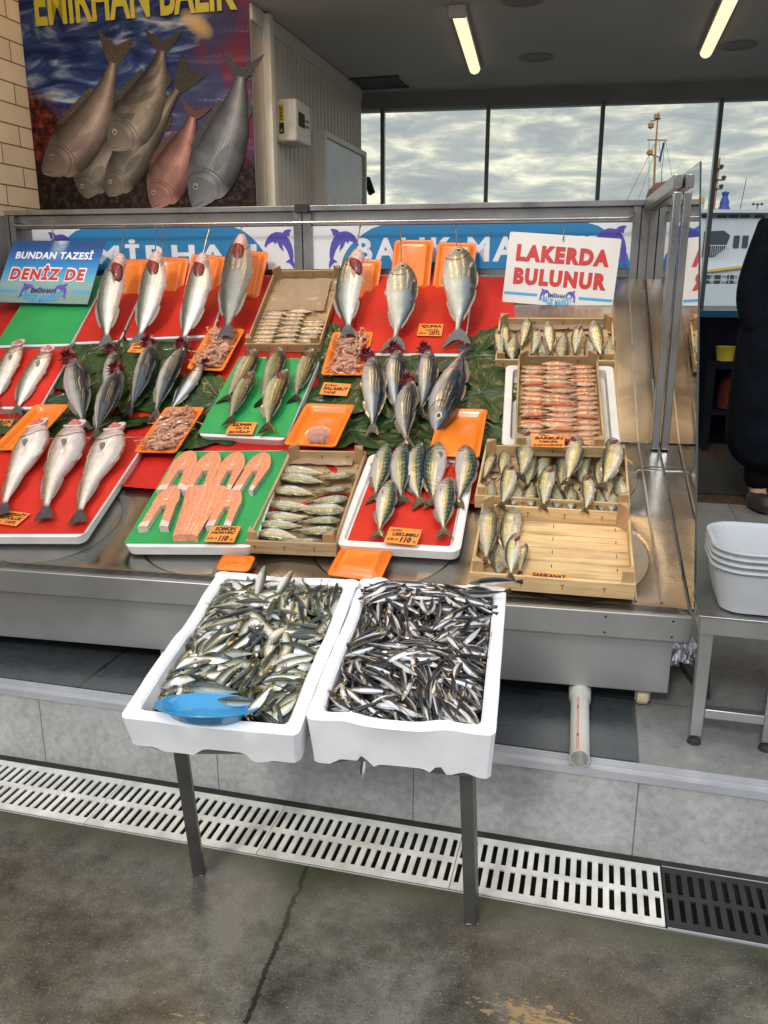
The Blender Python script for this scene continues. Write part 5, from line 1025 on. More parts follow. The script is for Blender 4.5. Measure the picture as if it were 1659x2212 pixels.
for x,hx,hy,tx,ty,kd,fl,l,op,ft,hk in [
 (270,258,556,224,748,'sea_bass',1,'leftmost hanging sea bass, pale belly and open red gills','Gw',1.05,'hook through the leftmost hanging sea bass'),
 (338,337,550,298,745,'sea_bass',1,'second hanging sea bass from the left under the crossed hooks','Gw',1.08,'left one of the two crossed hooks'),
 (453,437,554,392,752,'sea_bass',1,'third hanging sea bass from the left','Gw',1.05,'hook through the third hanging sea bass'),
 (522,520,515,487,728,'grey_bass',1,'darkest grey hanging fish with its tail in a shrimp tray','Gw',1.0,'hook through the dark grey hanging fish'),
 (778,768,545,748,725,'sea_bass',1,'sea bass hanging alone left of the two sea breams','Gw',1.25,'hook through the single sea bass left of the breams'),
 (866,868,567,853,752,'sea_bream',0,'left of the two hanging sea breams','E',1.05,'wire hook of the left sea bream'),
 (985,988,533,990,740,'sea_bream',0,'right one of the two hanging sea breams, hanging higher','E',1.0,'wire hook of the right sea bream')]:
    fish(kd,hx,hy,tx,ty,fl,HANG,l,op,(int(hx)%5),ft,hl=.02,group=hg); q=(HANG[0]+HANG[1]*.045,HANG[1]); hook(x,hx,hy+6,q,hk)
hook(353,352,560,(HANG[0]+HANG[1]*.045,HANG[1]),'right one of the two crossed hooks')
bg='bonitos laid on green leaves'
for i,(hx,hy,tx,ty,fl,l,op,lf) in enumerate([
 (160,775,181,928,0,'leftmost bonito, plump with striped back turned right','tE',.03),(248,758,226,885,0,'bonito half hidden behind a darker one in the left row','tE',.025),(262,800,200,950,0,'dark bonito lying in front in the left row','tE',.055),
 (330,742,278,898,0,'tall bonito right of the dark front one','tE',.03),(400,748,328,905,0,'bonito with its head turned up to the left shrimp tray','tE',.03),(437,785,362,895,1,'rightmost grey bonito of the left row','tE',.03),
 (803,770,806,938,0,'leftmost bonito of the right group','tE',.03),(860,755,856,905,0,'second bonito of the right group, behind the front one','tE',.025),(925,755,908,900,0,'third bonito of the right group with grey gills showing','tE',.03),(890,822,875,965,0,'bonito lying in front in the middle of the right group','tE',.06),(941,930,1006,742,1,'upside-down bonito with its tail up beside the right sea bream','E',.03)]):
    fish('bonito',hx,hy,tx,ty,fl,None,l,op,i%5,1.12 if i not in (4,5) else 1.0,lift=lf,hl=.01,group=bg)
for i,(hx,hy,tx,ty,l,op) in enumerate([(552,752,487,868,'bluefish at the top left of the green tray','gE'),(604,750,562,878,'bluefish at the top middle of the green tray, pale belly up','GE'),(676,752,634,868,'bluefish at the top right of the green tray','gE'),(548,800,492,915,'bluefish in front at the lower left of the green tray','gE'),(620,797,572,932,'bluefish in front at the lower right of the green tray','gE')]):
    fish('bluefish',hx,hy,tx,ty,0,F_G2,l,op,(i*2+1)%5,1.05,lift=.0 if i<3 else .018,hl=.008,group='bluefish on the green tray')
for i,(hx,hy,tx,ty,l) in enumerate([(88,922,-6,1115,'leftmost of the three whitings'),(165,925,86,1122,'middle one of the three whitings'),(252,930,158,1130,'rightmost of the three whitings')]):
    fish('whiting',hx,hy,tx,ty,1,F_M,l,'c',3,1.1,hl=.01,group='gutted whitings on the red tray')
for i,(hx,hy,tx,ty,l) in enumerate([(42,742,-18,880,'gutted sea bass cut by the left edge of the photo'),(106,755,28,895,'gutted sea bass with its dark tail out on the red sheet at the far left')]):
    fish('sea_bass',hx,hy,tx,ty,1,F_N,l,'c',3,1.05,hl=.01,group='gutted sea basses at the far left')
for i,(hx,hy,tx,ty,fl,l) in enumerate([(836,958,808,1082,0,'first mackerel of the upper row, from the left'),(872,955,866,1090,0,'second mackerel of the upper row'),(909,956,903,1094,0,'third mackerel of the upper row, standing straightest'),(950,955,932,1096,1,'fourth mackerel of the upper row, turned with its back to the left'),(1003,960,990,1096,0,'last mackerel of the upper row at the right rim'),(846,1036,816,1160,0,'mackerel of the lower row, left above the USKUMRU card'),(971,1030,956,1158,0,'mackerel of the lower row at the right')]):
    fish('mackerel',hx,hy,tx,ty,fl,F_U,l,'E',(i*2)%5,1.1,lift=-.01 if i<5 else .004,hl=.006,group='mackerels on the red and white tray')
# horse mackerels in crate 2: heads left or right
z2=lambda x,y:(466.3+x*.3307,740.6+y*.3307)
for i,(a,b,fl,l) in enumerate([((415,828),(740,855),1,'at the back, head to the left'),((912,860),(640,880),0,'at the back, head to the right'),((397,872),(745,915),1,'second from the back, head to the left'),((880,950),(620,965),0,'second from the back, head to the right'),((370,965),(670,990),1,'dark one, third from the back on the left'),((865,1020),(600,1035),0,'third from the back on the right'),((346,1050),(660,1075),1,'fourth from the back on the left'),((838,1100),(510,1085),0,'fourth from the back on the right'),((317,1122),(640,1135),1,'fifth from the back on the left'),((810,1165),(535,1165),0,'fifth from the back on the right'),((280,1180),(600,1200),1,'sixth from the back on the left'),((790,1225),(500,1220),0,'sixth from the back, head under the corner block'),((265,1240),(570,1280),1,'at the front left of the crate'),((700,1300),(420,1295),0,'at the front, half under the board')]):
    A=z2(*a); Bq=z2(*b); fish('horse_mackerel',*A,*Bq,fl,C2,'silver horse mackerel '+l,'E',i%5,1.15 if A[0]<Bq[0] else 1.42,lift=.012+.004*(i%2),group='horse mackerels in the wooden crate')
# red mullets in crate 4, three columns
rnd=random.Random(11)
def ML(F,u,v,z): return F@Vector((u,v,z))
def lay(kind,F,x0,y0,x1,y1,z,label,var,fat,group,opt='',flip=0):
    a=F@Vector((x0,y0,z)); b=F@Vector((x1,y1,z)); X=(b-a); L_=X.length; X.normalize(); Z=F.to_3x3()@Vector((0,0,1)); Z=(Z-X*Z.dot(X)).normalized()*(-1 if flip else 1); Y=Z.cross(X)
    o=link(bpy.data.objects.new(kind,fmesh(kind,var,True,16,10))); o.matrix_world=basis(a,X,Y,Z)@Matrix.Diagonal((L_,L_*fat,L_,1)); props(o,label,'fish',group); return o
_,cw4,cl4=fitrect([(1122,770),(1294,768),(1306,965),(1108,962)],.10)
rows=17
for j in range(rows):
    for c in range(3):
        y=cl4/2-.035-j*(cl4-.055)/rows+rnd.uniform(-.003,.003)+(c==1)*.006; xs=[(-cw4/2+.014,-cw4*.06),(-cw4*.20,cw4*.22),(cw4/2-.014,cw4*.08)][c]; x0,x1=xs; x0+=rnd.uniform(-.004,.006)
        if c==1 and rnd.random()<.35: x0,x1=x1,x0
        z=.012+(c==1)*.010+rnd.uniform(0,.003); side=('left','middle','right')[c]
        lay('mullet',C4,x0,y,x1,y+rnd.uniform(-.011,.011),z,'small red mullet packed in the %s column of the narrow crate'%side,rnd.randrange(5),1.3+rnd.random()*.3,'red mullets packed in the narrow crate',flip=(x0>x1)!=(rnd.random()<.15))
_,cw1,cl1=fitrect([(590,584),(735,584),(694,744),(530,741)],.06)
k=0
for j in range(9):
    for c in range(3 if j not in(0,) else 2):
        y=-cl1/2+.03+j*.030+rnd.uniform(-.003,.003); xs=[(-cw1/2+.014,-cw1*.10),(cw1*.16,-cw1*.18),(cw1/2-.014,cw1*.10)][c] if j<8 else [(-cw1*.45,0),(-cw1*.1,cw1*.28),(cw1*.4,.05)][c]
        if j>6 and c==2: continue
        lay('goatfish',C1,xs[0],y,xs[1],y+rnd.uniform(-.009,.009),.014+(c==1)*.008,'small goatfish lying in the front half of the old crate',rnd.randrange(5),1.4+rnd.random()*.2,'goatfish in the old crate',flip=xs[0]>xs[1])
# small bluefish: crates 3, 5, 6
z5=lambda x,y:(1015+x*.3882,384+y*.3882); z6=lambda x,y:(960+x*.3307,740.6+y*.3307)
sb='small bluefish in the right hand crates'
def sbf(z,F,lst,pre):
    for i,(hx,hy,tx,ty,fl,lf,op,l) in enumerate(lst):
        A=z(hx,hy);B_=z(tx,ty); fish('small_bluefish',*A,*B_,fl,F,'small bluefish '+l,op,i%5,1.0,lift=lf,hl=.01 if lf<.03 else .022,group=sb)
sbf(z5,C3,[(195,808,205,985,0,.010,'E','behind the gutted one at the left end of the upper wide crate'),(150,842,178,1020,1,.030,'gE','gutted, at the left end of the upper wide crate'),(238,1010,252,850,1,.012,'E','head down, first from the left in the upper wide crate'),(325,778,282,960,0,.014,'E','upright and tall, third place in the upper wide crate'),(368,825,345,1000,1,.034,'gE','gutted, left of the middle in the upper wide crate'),(398,1010,392,880,0,.012,'E','head down left of the middle in the upper wide crate'),(435,800,452,990,0,.026,'E','with clear eye at the middle of the upper wide crate'),(515,1010,528,840,1,.012,'E','head down right of the middle in the upper wide crate'),(612,812,580,998,1,.034,'gE','gutted, right of the middle in the upper wide crate'),(652,1010,655,870,0,.012,'E','head down behind the corner block in the upper wide crate'),(688,795,735,1010,0,.022,'E','with clear eye near the right end of the upper wide crate'),(770,1010,788,865,1,.012,'E','head down at the right end of the upper wide crate')],'')
sbf(z6,C5,[(330,720,250,905,0,.012,'E','at the far left of the middle wide crate'),(400,700,372,900,1,.012,'E','half hidden at the back left of the middle wide crate'),(520,565,500,900,1,.050,'gE','gutted, the tallest at the back left of the middle wide crate'),(555,700,545,960,0,.014,'E','right of the tall gutted one in the middle wide crate'),(675,722,640,960,0,.012,'E','at the centre back of the middle wide crate'),(775,735,768,1000,1,.012,'E','right of the centre, back row of the middle wide crate'),(872,610,800,925,0,.050,'gE','gutted, tall, at the centre right of the middle wide crate'),(932,730,900,960,0,.014,'E','with a clear eye right of the centre in the middle wide crate'),(1025,760,1008,960,1,.012,'E','behind the right gutted one in the middle wide crate'),(1100,620,1035,955,1,.050,'gE','gutted, tall, at the right end of the middle wide crate'),(1085,850,1060,1060,0,.014,'E','dark one behind the paper at the right of the middle wide crate'),(1160,1050,1150,850,0,.012,'E','head down at the right end of the middle wide crate'),
 (428,788,372,1080,1,.045,'gE','gutted, front left of the middle wide crate'),(300,1045,315,880,0,.010,'E','head down at the front left corner of the middle wide crate'),(440,1055,470,880,0,.010,'E','head down, second in the front of the middle wide crate'),(572,1065,572,890,1,.010,'E','head down, third in the front of the middle wide crate'),(685,805,640,1090,1,.045,'gE','gutted, front centre of the middle wide crate'),(725,1075,722,900,0,.010,'E','head down right of the front centre one in the middle wide crate'),(830,1085,828,920,1,.010,'E','head down, fifth in the front of the middle wide crate'),(925,860,925,1110,1,.045,'gE','gutted, front right of the middle wide crate'),(1020,1095,1005,940,0,.010,'E','head down near the front right of the middle wide crate'),(1095,1100,1120,930,1,.010,'E','head down at the front right corner of the middle wide crate')],'')
sbf(z6,C6,[(290,1072,272,1450,0,.012,'E','long one at the left of the mostly empty crate'),(455,1072,400,1440,1,.010,'E','upper one of the group in the mostly empty crate'),(345,1500,365,1270,0,.008,'E','grey one lying head down in the mostly empty crate'),(470,1245,425,1540,1,.045,'gE','gutted one on top in the mostly empty crate'),(535,1310,488,1515,0,.016,'E','rightmost one in the mostly empty crate')],'')
paper(C5,[(1046,1000),(1352,1018),(1350,1038),(1040,1018)],'crumpled pale paper strip between the two rows of fish in the middle wide crate',5)
# ================================================================== FOAM BOXES ON THE STAND
def framed(x,y,z,yaw,tilt): a=math.atan2(math.tan(tilt),1); return T(x,y,z)@Matrix.Rotation(-yaw,4,'Z')@Matrix.Rotation(tilt,4,'X')
FL=framed(-.318,1.842,.664,.182,.205); FR=framed(.080,1.808,.670,.171,.158)
def fbox(F,h,label,style):
    w_,l=.396,.606; e=[]; N_=160; t=.032; loops=[]
    per=rrect(w_,l,.015,8); 
    # resample the perimeter
    P=[Vector(p) for p in per]; D=[0]
    for i in range(len(P)): D.append(D[-1]+(P[(i+1)%len(P)]-P[i]).length)
    def pt(s):
        s=s%D[-1]
        for i in range(len(P)):
            if s<=D[i+1]: return P[i].lerp(P[(i+1)%len(P)],(s-D[i])/(D[i+1]-D[i]+1e-9))
    pts=[pt(D[-1]*i/N_) for i in range(N_)]
    def inset(p,a,r=1): return Vector((p.x*(1-2*a/w_),p.y*(1-2*a/l)))
    def sm(x): return 1/(1+math.exp(-x))
    def rimz(p):
        z=.004*mnoise.noise(Vector((p.x*7,p.y*7,h*30)))
        if abs(p.x)>w_*.46: # long sides: shallow waves and raised pads
            y=p.y; z+=-.008*sm((y-.02)*90)*sm((.16-y)*90)+.004*sm((y+.18)*120)*sm((-.08-y)*120)
        elif p.y<0 and style: z+=.006*math.exp(-((p.x+.12)/.03)**2)+.006*math.exp(-((p.x-.10)/.04)**2)-.005*math.exp(-((p.x)/.08)**4)
        else: z+=-.004*math.exp(-((p.x)/.1)**4)
        return z
    def botz(p):
        z=0
        if p.y<-l*.47:
            x=p.x
            if style: z=.016*(sm((x+.145)*300)*sm((-.085-x)*300))+.012*sm((x+.055)*200)*sm((.06-x)*200)+.022*sm((x-.075)*500)*sm((.095-x)*500)+.012*math.exp(-((x-.14)/.022)**2)+.03*sm((x+.088)*500)*sm((-.070-x)*500)
            else: z=.010*sm((x+.13)*300)*sm((-.05-x)*300)*0+.020*sm((x+.035)*220)*sm((.085-x)*220)+.010*sm((-.13-x)*300)+.006*sm((x-.13)*300)
        elif abs(p.x)>w_*.46: z=.012*(math.sin(p.y*24)>.3)
        return z
    def ob(p,k): # outward ribs on the front face
        q=p.copy()
        if p.y<-l*.47: q.y-=.004*(sm((p.x+.05)*300)*sm((-.02-p.x)*300)+sm((p.x-.085)*300)*sm((.11-p.x)*300))*k*(0 if style else 1)
        elif abs(p.x)>w_*.46: q.x+=.003*(1 if p.x>0 else -1)*(math.sin(p.y*34)>.6)*k
        return q
    for z,a,k,fn in ((-h,.007,1,botz),(-h+.03,.006,1,None),(-h*.5,.004,1,None),(-.012,.001,.6,None),(-.003,.0,0,rimz),(0,.004,0,rimz),(0,t-.005,0,rimz),(-.005,t,0,rimz),(-h*.5,t+.004,0,None),(-h+.022,t+.010,0,None)):
        loops.append([Vector((*inset(ob(p,k),a),z+(fn(p) if fn else 0))) for p in pts])
    g=shells(loops,cap0=False)
    k=len(g.v); n=N_; g.f.append(tuple(range(n))[::-1]); g.mi.append(0)
    # round pads on the rim corners
    for x,y in (((-w_*.36,l/2-.014),(w_*.30,l/2-.014)) if style else ((-w_*.44,l/2-.022),(w_*.46,l/2-.02))):
        g.lathe([(.026,-.004),(.025,.003),(.020,.0065),(0,.008)],c=(x,y,-.001),n=18,sx=1,sy=.55)
    return top('foam_box',g,M['foam'],F,label,'box','white foam boxes on the metal stand')
fbox(FL,.092,'shallow white foam box of scads on the left of the metal stand',0); fbox(FR,.122,'deeper white foam box of dark anchovies on the right of the metal stand',1)
# stand
e=empty('box_stand','low dark metal stand with two thin legs carrying the foam boxes','stand',T(-.14,1.75,0))
def sv(p): return Vector(p)-Vector((-.14,1.75,0))
for a,b in (((-.487,1.846,0),(-.462,1.665,.495)),((.214,1.676,0),(.183,1.60,.475))):
    g=MB(); g.bar(sv(a),sv(b),.03,.03); g.bar(sv(a),sv(a)+Vector((0,0,.004)),.034,.034); part('leg',g,M['frame'],e,bev=.002)
L0=FL.to_3x3(); z_=Vector((0,0,-1))
def fp(F,x,y,z): return sv(F@Vector((x,y,z)))
g=MB(); g.bar(fp(FL,-.17,-.16,-.108),fp(FL,.20,-.16,-.112),.028,.028); g.bar(fp(FL,.20,-.16,-.112),fp(FR,.17,-.18,-.142),.028,.028); g.bar(fp(FL,-.15,.27,-.108),fp(FR,.17,.27,-.142),.028,.028); g.bar(fp(FL,-.15,-.16,-.108),fp(FL,-.15,.27,-.108),.028,.028); g.bar(fp(FR,.16,-.18,-.142),fp(FR,.16,.27,-.142),.028,.028); part('frame',g,M['frame'],e,bev=.002)
# --- heaps
def heap(kind,F,h0,cnt,base,lab,seed,L_,flow,grp,zf,nv=7):
    rnd=random.Random(seed); w_,l=.396-.070,.606-.07
    ms=[fmesh(kind,v,False,14,8) for v in range(nv)]
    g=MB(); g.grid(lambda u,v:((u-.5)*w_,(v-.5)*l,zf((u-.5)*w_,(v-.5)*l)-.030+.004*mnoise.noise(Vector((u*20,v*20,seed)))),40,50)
    # lower layer baked into one heap
    geo=[fishgeo(kind,b,12,8,False) for b in (0,.08,-.08)]; und=MB(); 
    def place(i,n,und_):
        for _ in range(9):
            x=rnd.uniform(-w_/2,w_/2); y=rnd.uniform(-l/2,l/2)
            a=flow(x,y)+rnd.gauss(0,.38); c=math.cos(a)*L_*.45; s=math.sin(a)*L_*.45
            if not(kind=='scad' and not und_ and x-abs(c)<.07 and y-abs(s)<-.185): break
        x=max(-w_/2+abs(c),min(w_/2-abs(c),x)); y=max(-l/2+abs(s),min(l/2-abs(s),y)); q=i/n; z=zf(x,y)+(-.026+.010*q if und_ else -.014+.016*q)
        sc=L_*rnd.uniform(.82,1.08); dx=.03; nx=(zf(x+dx,y)-zf(x-dx,y))/(2*dx); ny=(zf(x,y+dx)-zf(x,y-dx))/(2*dx)
        tilt=-(nx*math.cos(a)+ny*math.sin(a))+rnd.gauss(0,.045)
        return T(x-c,y-s,z+math.tan(tilt)*L_*.5*1)@Matrix.Rotation(a,4,'Z')@Matrix.Rotation(tilt,4,'Y')@Matrix.Rotation(rnd.choice((.1,.4,PI-.1,PI-.4,.9,PI-.9,1.5))+rnd.gauss(0,.25),4,'X')@Matrix.Diagonal((sc,sc*rnd.uniform(.9,1.15),sc,1))
    for i in range(base):
        m=place(i,base,True); s=geo[i%3]; k=len(und.v); und.v+=[m@v for v in s.v]; und.f+=[tuple(j+k for j in f) for f in s.f]; und.mi+=s.mi
        for j,u in s.uv.items(): und.uv[k+j]=u
    top(kind+'_heap',und,FM[kind],F,'lower layers of '+lab[1],'fish',kind='stuff')
    top('dark_filler',g,M['dark'],F,'dark filler mound under '+lab[1],'filler',kind='stuff')  # near-black filler mound added below the fish, shows dark in the gaps
    for i in range(cnt):
        o=link(bpy.data.objects.new(kind,ms[rnd.randrange(nv)])); o.matrix_world=F@place(i,cnt,False); props(o,lab[0],'fish',grp)
def zR(x,y): e=max(abs(x)/.165,abs(y)/.271); return -.008+.022*(1-e**4)+.016*math.sin((y+.1)*5)*0+.022*max(0,(y-.05)/.22)
def zL(x,y): e=max(abs(x)/.165,abs(y)/.271); return -.022+.020*(1-e**4)+.020*max(0,(y+.02)/.27)-.012*max(0,(-y-.12)/.15)
def fR(x,y):  # local run of the anchovies
    v=mnoise.noise(Vector((x*5.2,y*4.2,7.))); band=math.sin((y+.02)*15)
    return (.15 if y>.16 else 1.45 if y>.02 else .2 if y>-.10 else -.6)+v*1.7+(PI if mnoise.noise(Vector((x*30,y*30,2)))>0 else 0)
def fL(x,y): return 1.25+3.0*mnoise.noise(Vector((x*7,y*6,3.3)))+(PI if mnoise.noise(Vector((x*40,y*40,5)))>0 else 0)
heap('anchovy',FR,0,285,360,('small dark-backed anchovy in the heap in the right foam box','the dark anchovies heaped in the right foam box'),5,.106,fR,'anchovies heaped in the right foam box',zR)
heap('scad',FL,0,265,220,('small olive and silver scad in the heap in the left foam box','the scads heaped in the left foam box'),8,.112,fL,'scads heaped in the left foam box',zL)
def solo(kind,F,x,y,z,a,tilt,roll,L_,var,label,grp):
    o=link(bpy.data.objects.new(kind,fmesh(kind,var,False,14,8))); o.matrix_world=F@T(x,y,z)@Matrix.Rotation(a,4,'Z')@Matrix.Rotation(tilt,4,'Y')@Matrix.Rotation(roll,4,'X')@Matrix.Scale(L_,4); props(o,label,'fish',grp)
gr='scads heaped in the left foam box'
solo('scad',FL,-.045,.262,.052,-1.6,.55,.2,.12,0,'scad standing with its head up against the back wall of the left foam box',gr)
solo('scad',FL,.030,.262,.042,-1.95,.45,0,.12,1,'scad with raised head right of the upright one in the left foam box',gr)
solo('scad',FL,-.10,-.195,.004,0.02,0,PI/2,.15,1,'dark-backed scad lying along the back rim of the blue dish',gr)
solo('scad',FL,.0,-.235,.012,.03,-.03,PI/2,.11,0,'dark scad lying across the rim of the blue dish',gr)
solo('scad',FL,.075,-.275,.012,1.1,-.25,0,.095,2,'silver scad leaning over the right rim of the blue dish',gr)
gr='anchovies heaped in the right foam box'
solo('anchovy',FR,.10,.250,.030,.15,-.05,PI/2,.14,3,'anchovy hanging over the back right rim of the right foam box',gr)
solo('anchovy',FR,.08,.205,.030,.0,-.08,PI/2,.13,4,'curved black anchovy poking over the right wall of its foam box',gr)
solo('anchovy',FR,-.086,-.286,-.165,1.45,-1.1,.1,.075,0,'small anchovy hanging out of the notch below the right foam box',gr)
# blue dish
e=FL@T(-.012,-.262,.020)@Matrix.Rotation(.05,4,'Z')@Matrix.Rotation(-.34,4,'X')
g=MB(); g.lathe([(0,-.0265),(.072,-.026),(.078,-.024),(.092,-.008),(.110,-.001),(.113,-.001),(.114,.001),(.108,.002),(.090,-.005),(.075,-.022),(.070,-.0235),(0,-.024)],n=56,sx=1,sy=.62)
top('oval_dish',g,M['bluep'],e,'oval blue plastic dish lying at the front of the left foam box','dish')
# ================================================================== RIGHT SIDE
# stainless table with tubs
tb=empty('steel_table','stainless steel work table right of the counter, carrying plastic tubs','table',BF@T(.312,2.205,ZF)); Ht=.395
for x,y in ((0,0),(.188,0.01),(.0,.52),(.6,.52)):
    g=MB(); g.box(x,x+.034,y,y+.034,.028,Ht-.05); lg=part('leg',g,M['steelf'],tb,bev=.003)
    g=MB(); g.lathe([(.004,.03),(.008,.03),(.008,.016),(.018,.010),(.019,0),(0,0)],c=(x+.017,y+.017,0),n=18); part('foot',g,M['black'],lg)
g=MB(); g.box(-.006,.72,-.02,.012,Ht-.052,Ht-.003); g.box(-.006,.026,.012,.56,Ht-.052,Ht-.003); part('apron',g,M['steelf'],tb,bev=.002)
g=MB(); g.box(-.012,.73,-.026,.58,Ht-.003,Ht+.002); part('top_sheet',g,M['steel'],tb,bev=.001)
g=MB(); g.box(.034,.188,.004,.034,.085,.112); part('rail',g,M['steelf'],tb,bev=.002)
g=MB(); g.bar((.02,.03,.27),(.075,.28,.02),.03,.02); g.bar((.075,.28,.028),(.01,.52,.028),.03,.02); part('brace',g,M['frame'],tb,bev=.002)
for k,(l,) in enumerate([('bottom one of the stacked translucent white tubs',),('second translucent tub of the stack',),('third translucent tub of the stack',),('top one of the stacked translucent white tubs',)]):
    h=.13; ww,ll=.42,.30; g=shells([[Vector((x,y,z)) for x,y in rrect(ww-2*a,ll-2*a,.085-a,8)] for a,z in ((.040,0),(.030,.004),(.015,.06),(.008,h-.012),(.0,h-.010),(-.004,h-.006),(-.002,h),(.006,h),(.012,h-.01),(.020,.06),(.036,.012))])
    top('plastic_tub',g,M['tub'],BF@T(.318+.220,2.205+.125,ZF+Ht+.003+k*.017),l+' on the steel table','tub','stack of plastic tubs')
# drain pipe
pa=BF@Vector((.020,2.005,ZF+.030)); pb=BF@Vector((.0,2.75,ZF+.050)); e=empty('drain_pipe','grey plastic drain pipe with red print sticking out from under the counter','pipe',Matrix.Translation(pa)); d=(pb-pa); z=d.normalized(); x=z.cross(Vector((0,0,1))).normalized(); y=z.cross(x); PMx=basis(Vector((0,0,0)),x,y,z); l=d.length
g=MB(); g.lathe([(.0245,0),(.0265,0),(.0265,.30),(.032,.315),(.0325,.36),(.0335,.365),(.0335,.385),(.031,.39),(.0285,.392),(.0285,l),(.0245,l),(.0245,.0)],n=28,Mx=PMx); part('tube',g,M['pvc'],e)
g=MB()
for k in range(2):
    a0_=-1.95+k*.16
    g.grid(lambda u,v:PMx@Vector((.0268*math.cos(a0_+u*.07),.0268*math.sin(a0_+u*.07),.005+v*.28)),2,2)
g.box(0,0,0,0,0,0); part('red_print',g,M['pvcr'],e)
g=MB()
for q in (.07,.22): g.grid(lambda u,v:PMx@Vector((.0269*math.cos(-1.87+u*.1),.0269*math.sin(-1.87+u*.1),q+v*.014)),2,2)
part('black_print',g,M['dark'],e)
# foil, mat, crates and buckets beyond
rnd=random.Random(2); g=MB(); p=hitz(1478,1445,ZF); g.grid(lambda u,v:((u-.5)*.12,(v-.5)*.16+.02,.05*math.sin(PI*v)+.02*mnoise.noise(Vector((u*9,v*9,1)))*3*math.sin(PI*u)+.002),20,22); top('crumpled_foil',g,M['foil'],Matrix.Translation(p+Vector((0,.02,.03))),'crumpled silver foil bag on the floor behind the counter corner','foil',smooth=False)
g=MB(); g.box(.56,2.4,5.2,6.3,ZF+.004,ZF+.014); 
for v in g.v: pass
top('floor_mat',g,mat('black mat',(.012,.012,.011),.9,0,.3,30,bmp=(200,.6,.004)),BF,'black rubber mat on the brown floor behind the counter','mat',smooth=False)
dr=empty('storage_rack','dark low rack with red bins beyond the right end of the counter','rack',BF@T(.95,6.6,ZF))
g=MB(); g.box(-.15,2.0,0,.45,.62,.66); g.box(-.15,-.11,0,.45,0,.62); g.box(.9,.94,0,.45,0,.62); g.box(-.15,2.,0,.45,.28,.30); part('shelf',g,M['cloth_n'],dr,smooth=False)
for i in range(3): g=MB(); g.lathe([(0,0),(.13,0),(.14,.26),(.145,.27),(.0,.27)],c=(.08+i*.33,.22,.31),n=20); part('red_bin',g,mat('red bin',(.09,.012,.008),.6),dr)
cn=empty('back_counter','dark counter with a blue edge under the harbour window','counter',BF@T(.72,6.95,ZF)); g=MB(); g.box(0,2.4,0,.25,0,.98); part('body',g,M['cloth_n'],cn,smooth=False); g=MB(); g.box(-.02,2.4,-.03,.25,.98,1.03); part('blue_edge',g,mat('teal edge',(.01,.10,.18),.3),cn,smooth=False)
yb_=empty('yellow_bucket','small yellow tub on the dark rack shelf','bucket',BF@T(.92,6.78,ZF+.668)); g=MB(); g.lathe([(0,0),(.06,0),(.075,.10),(.08,.105),(.07,.10),(0,.02)],n=20); part('body',g,mat('yellow tub',(.45,.35,.03),.4),yb_)
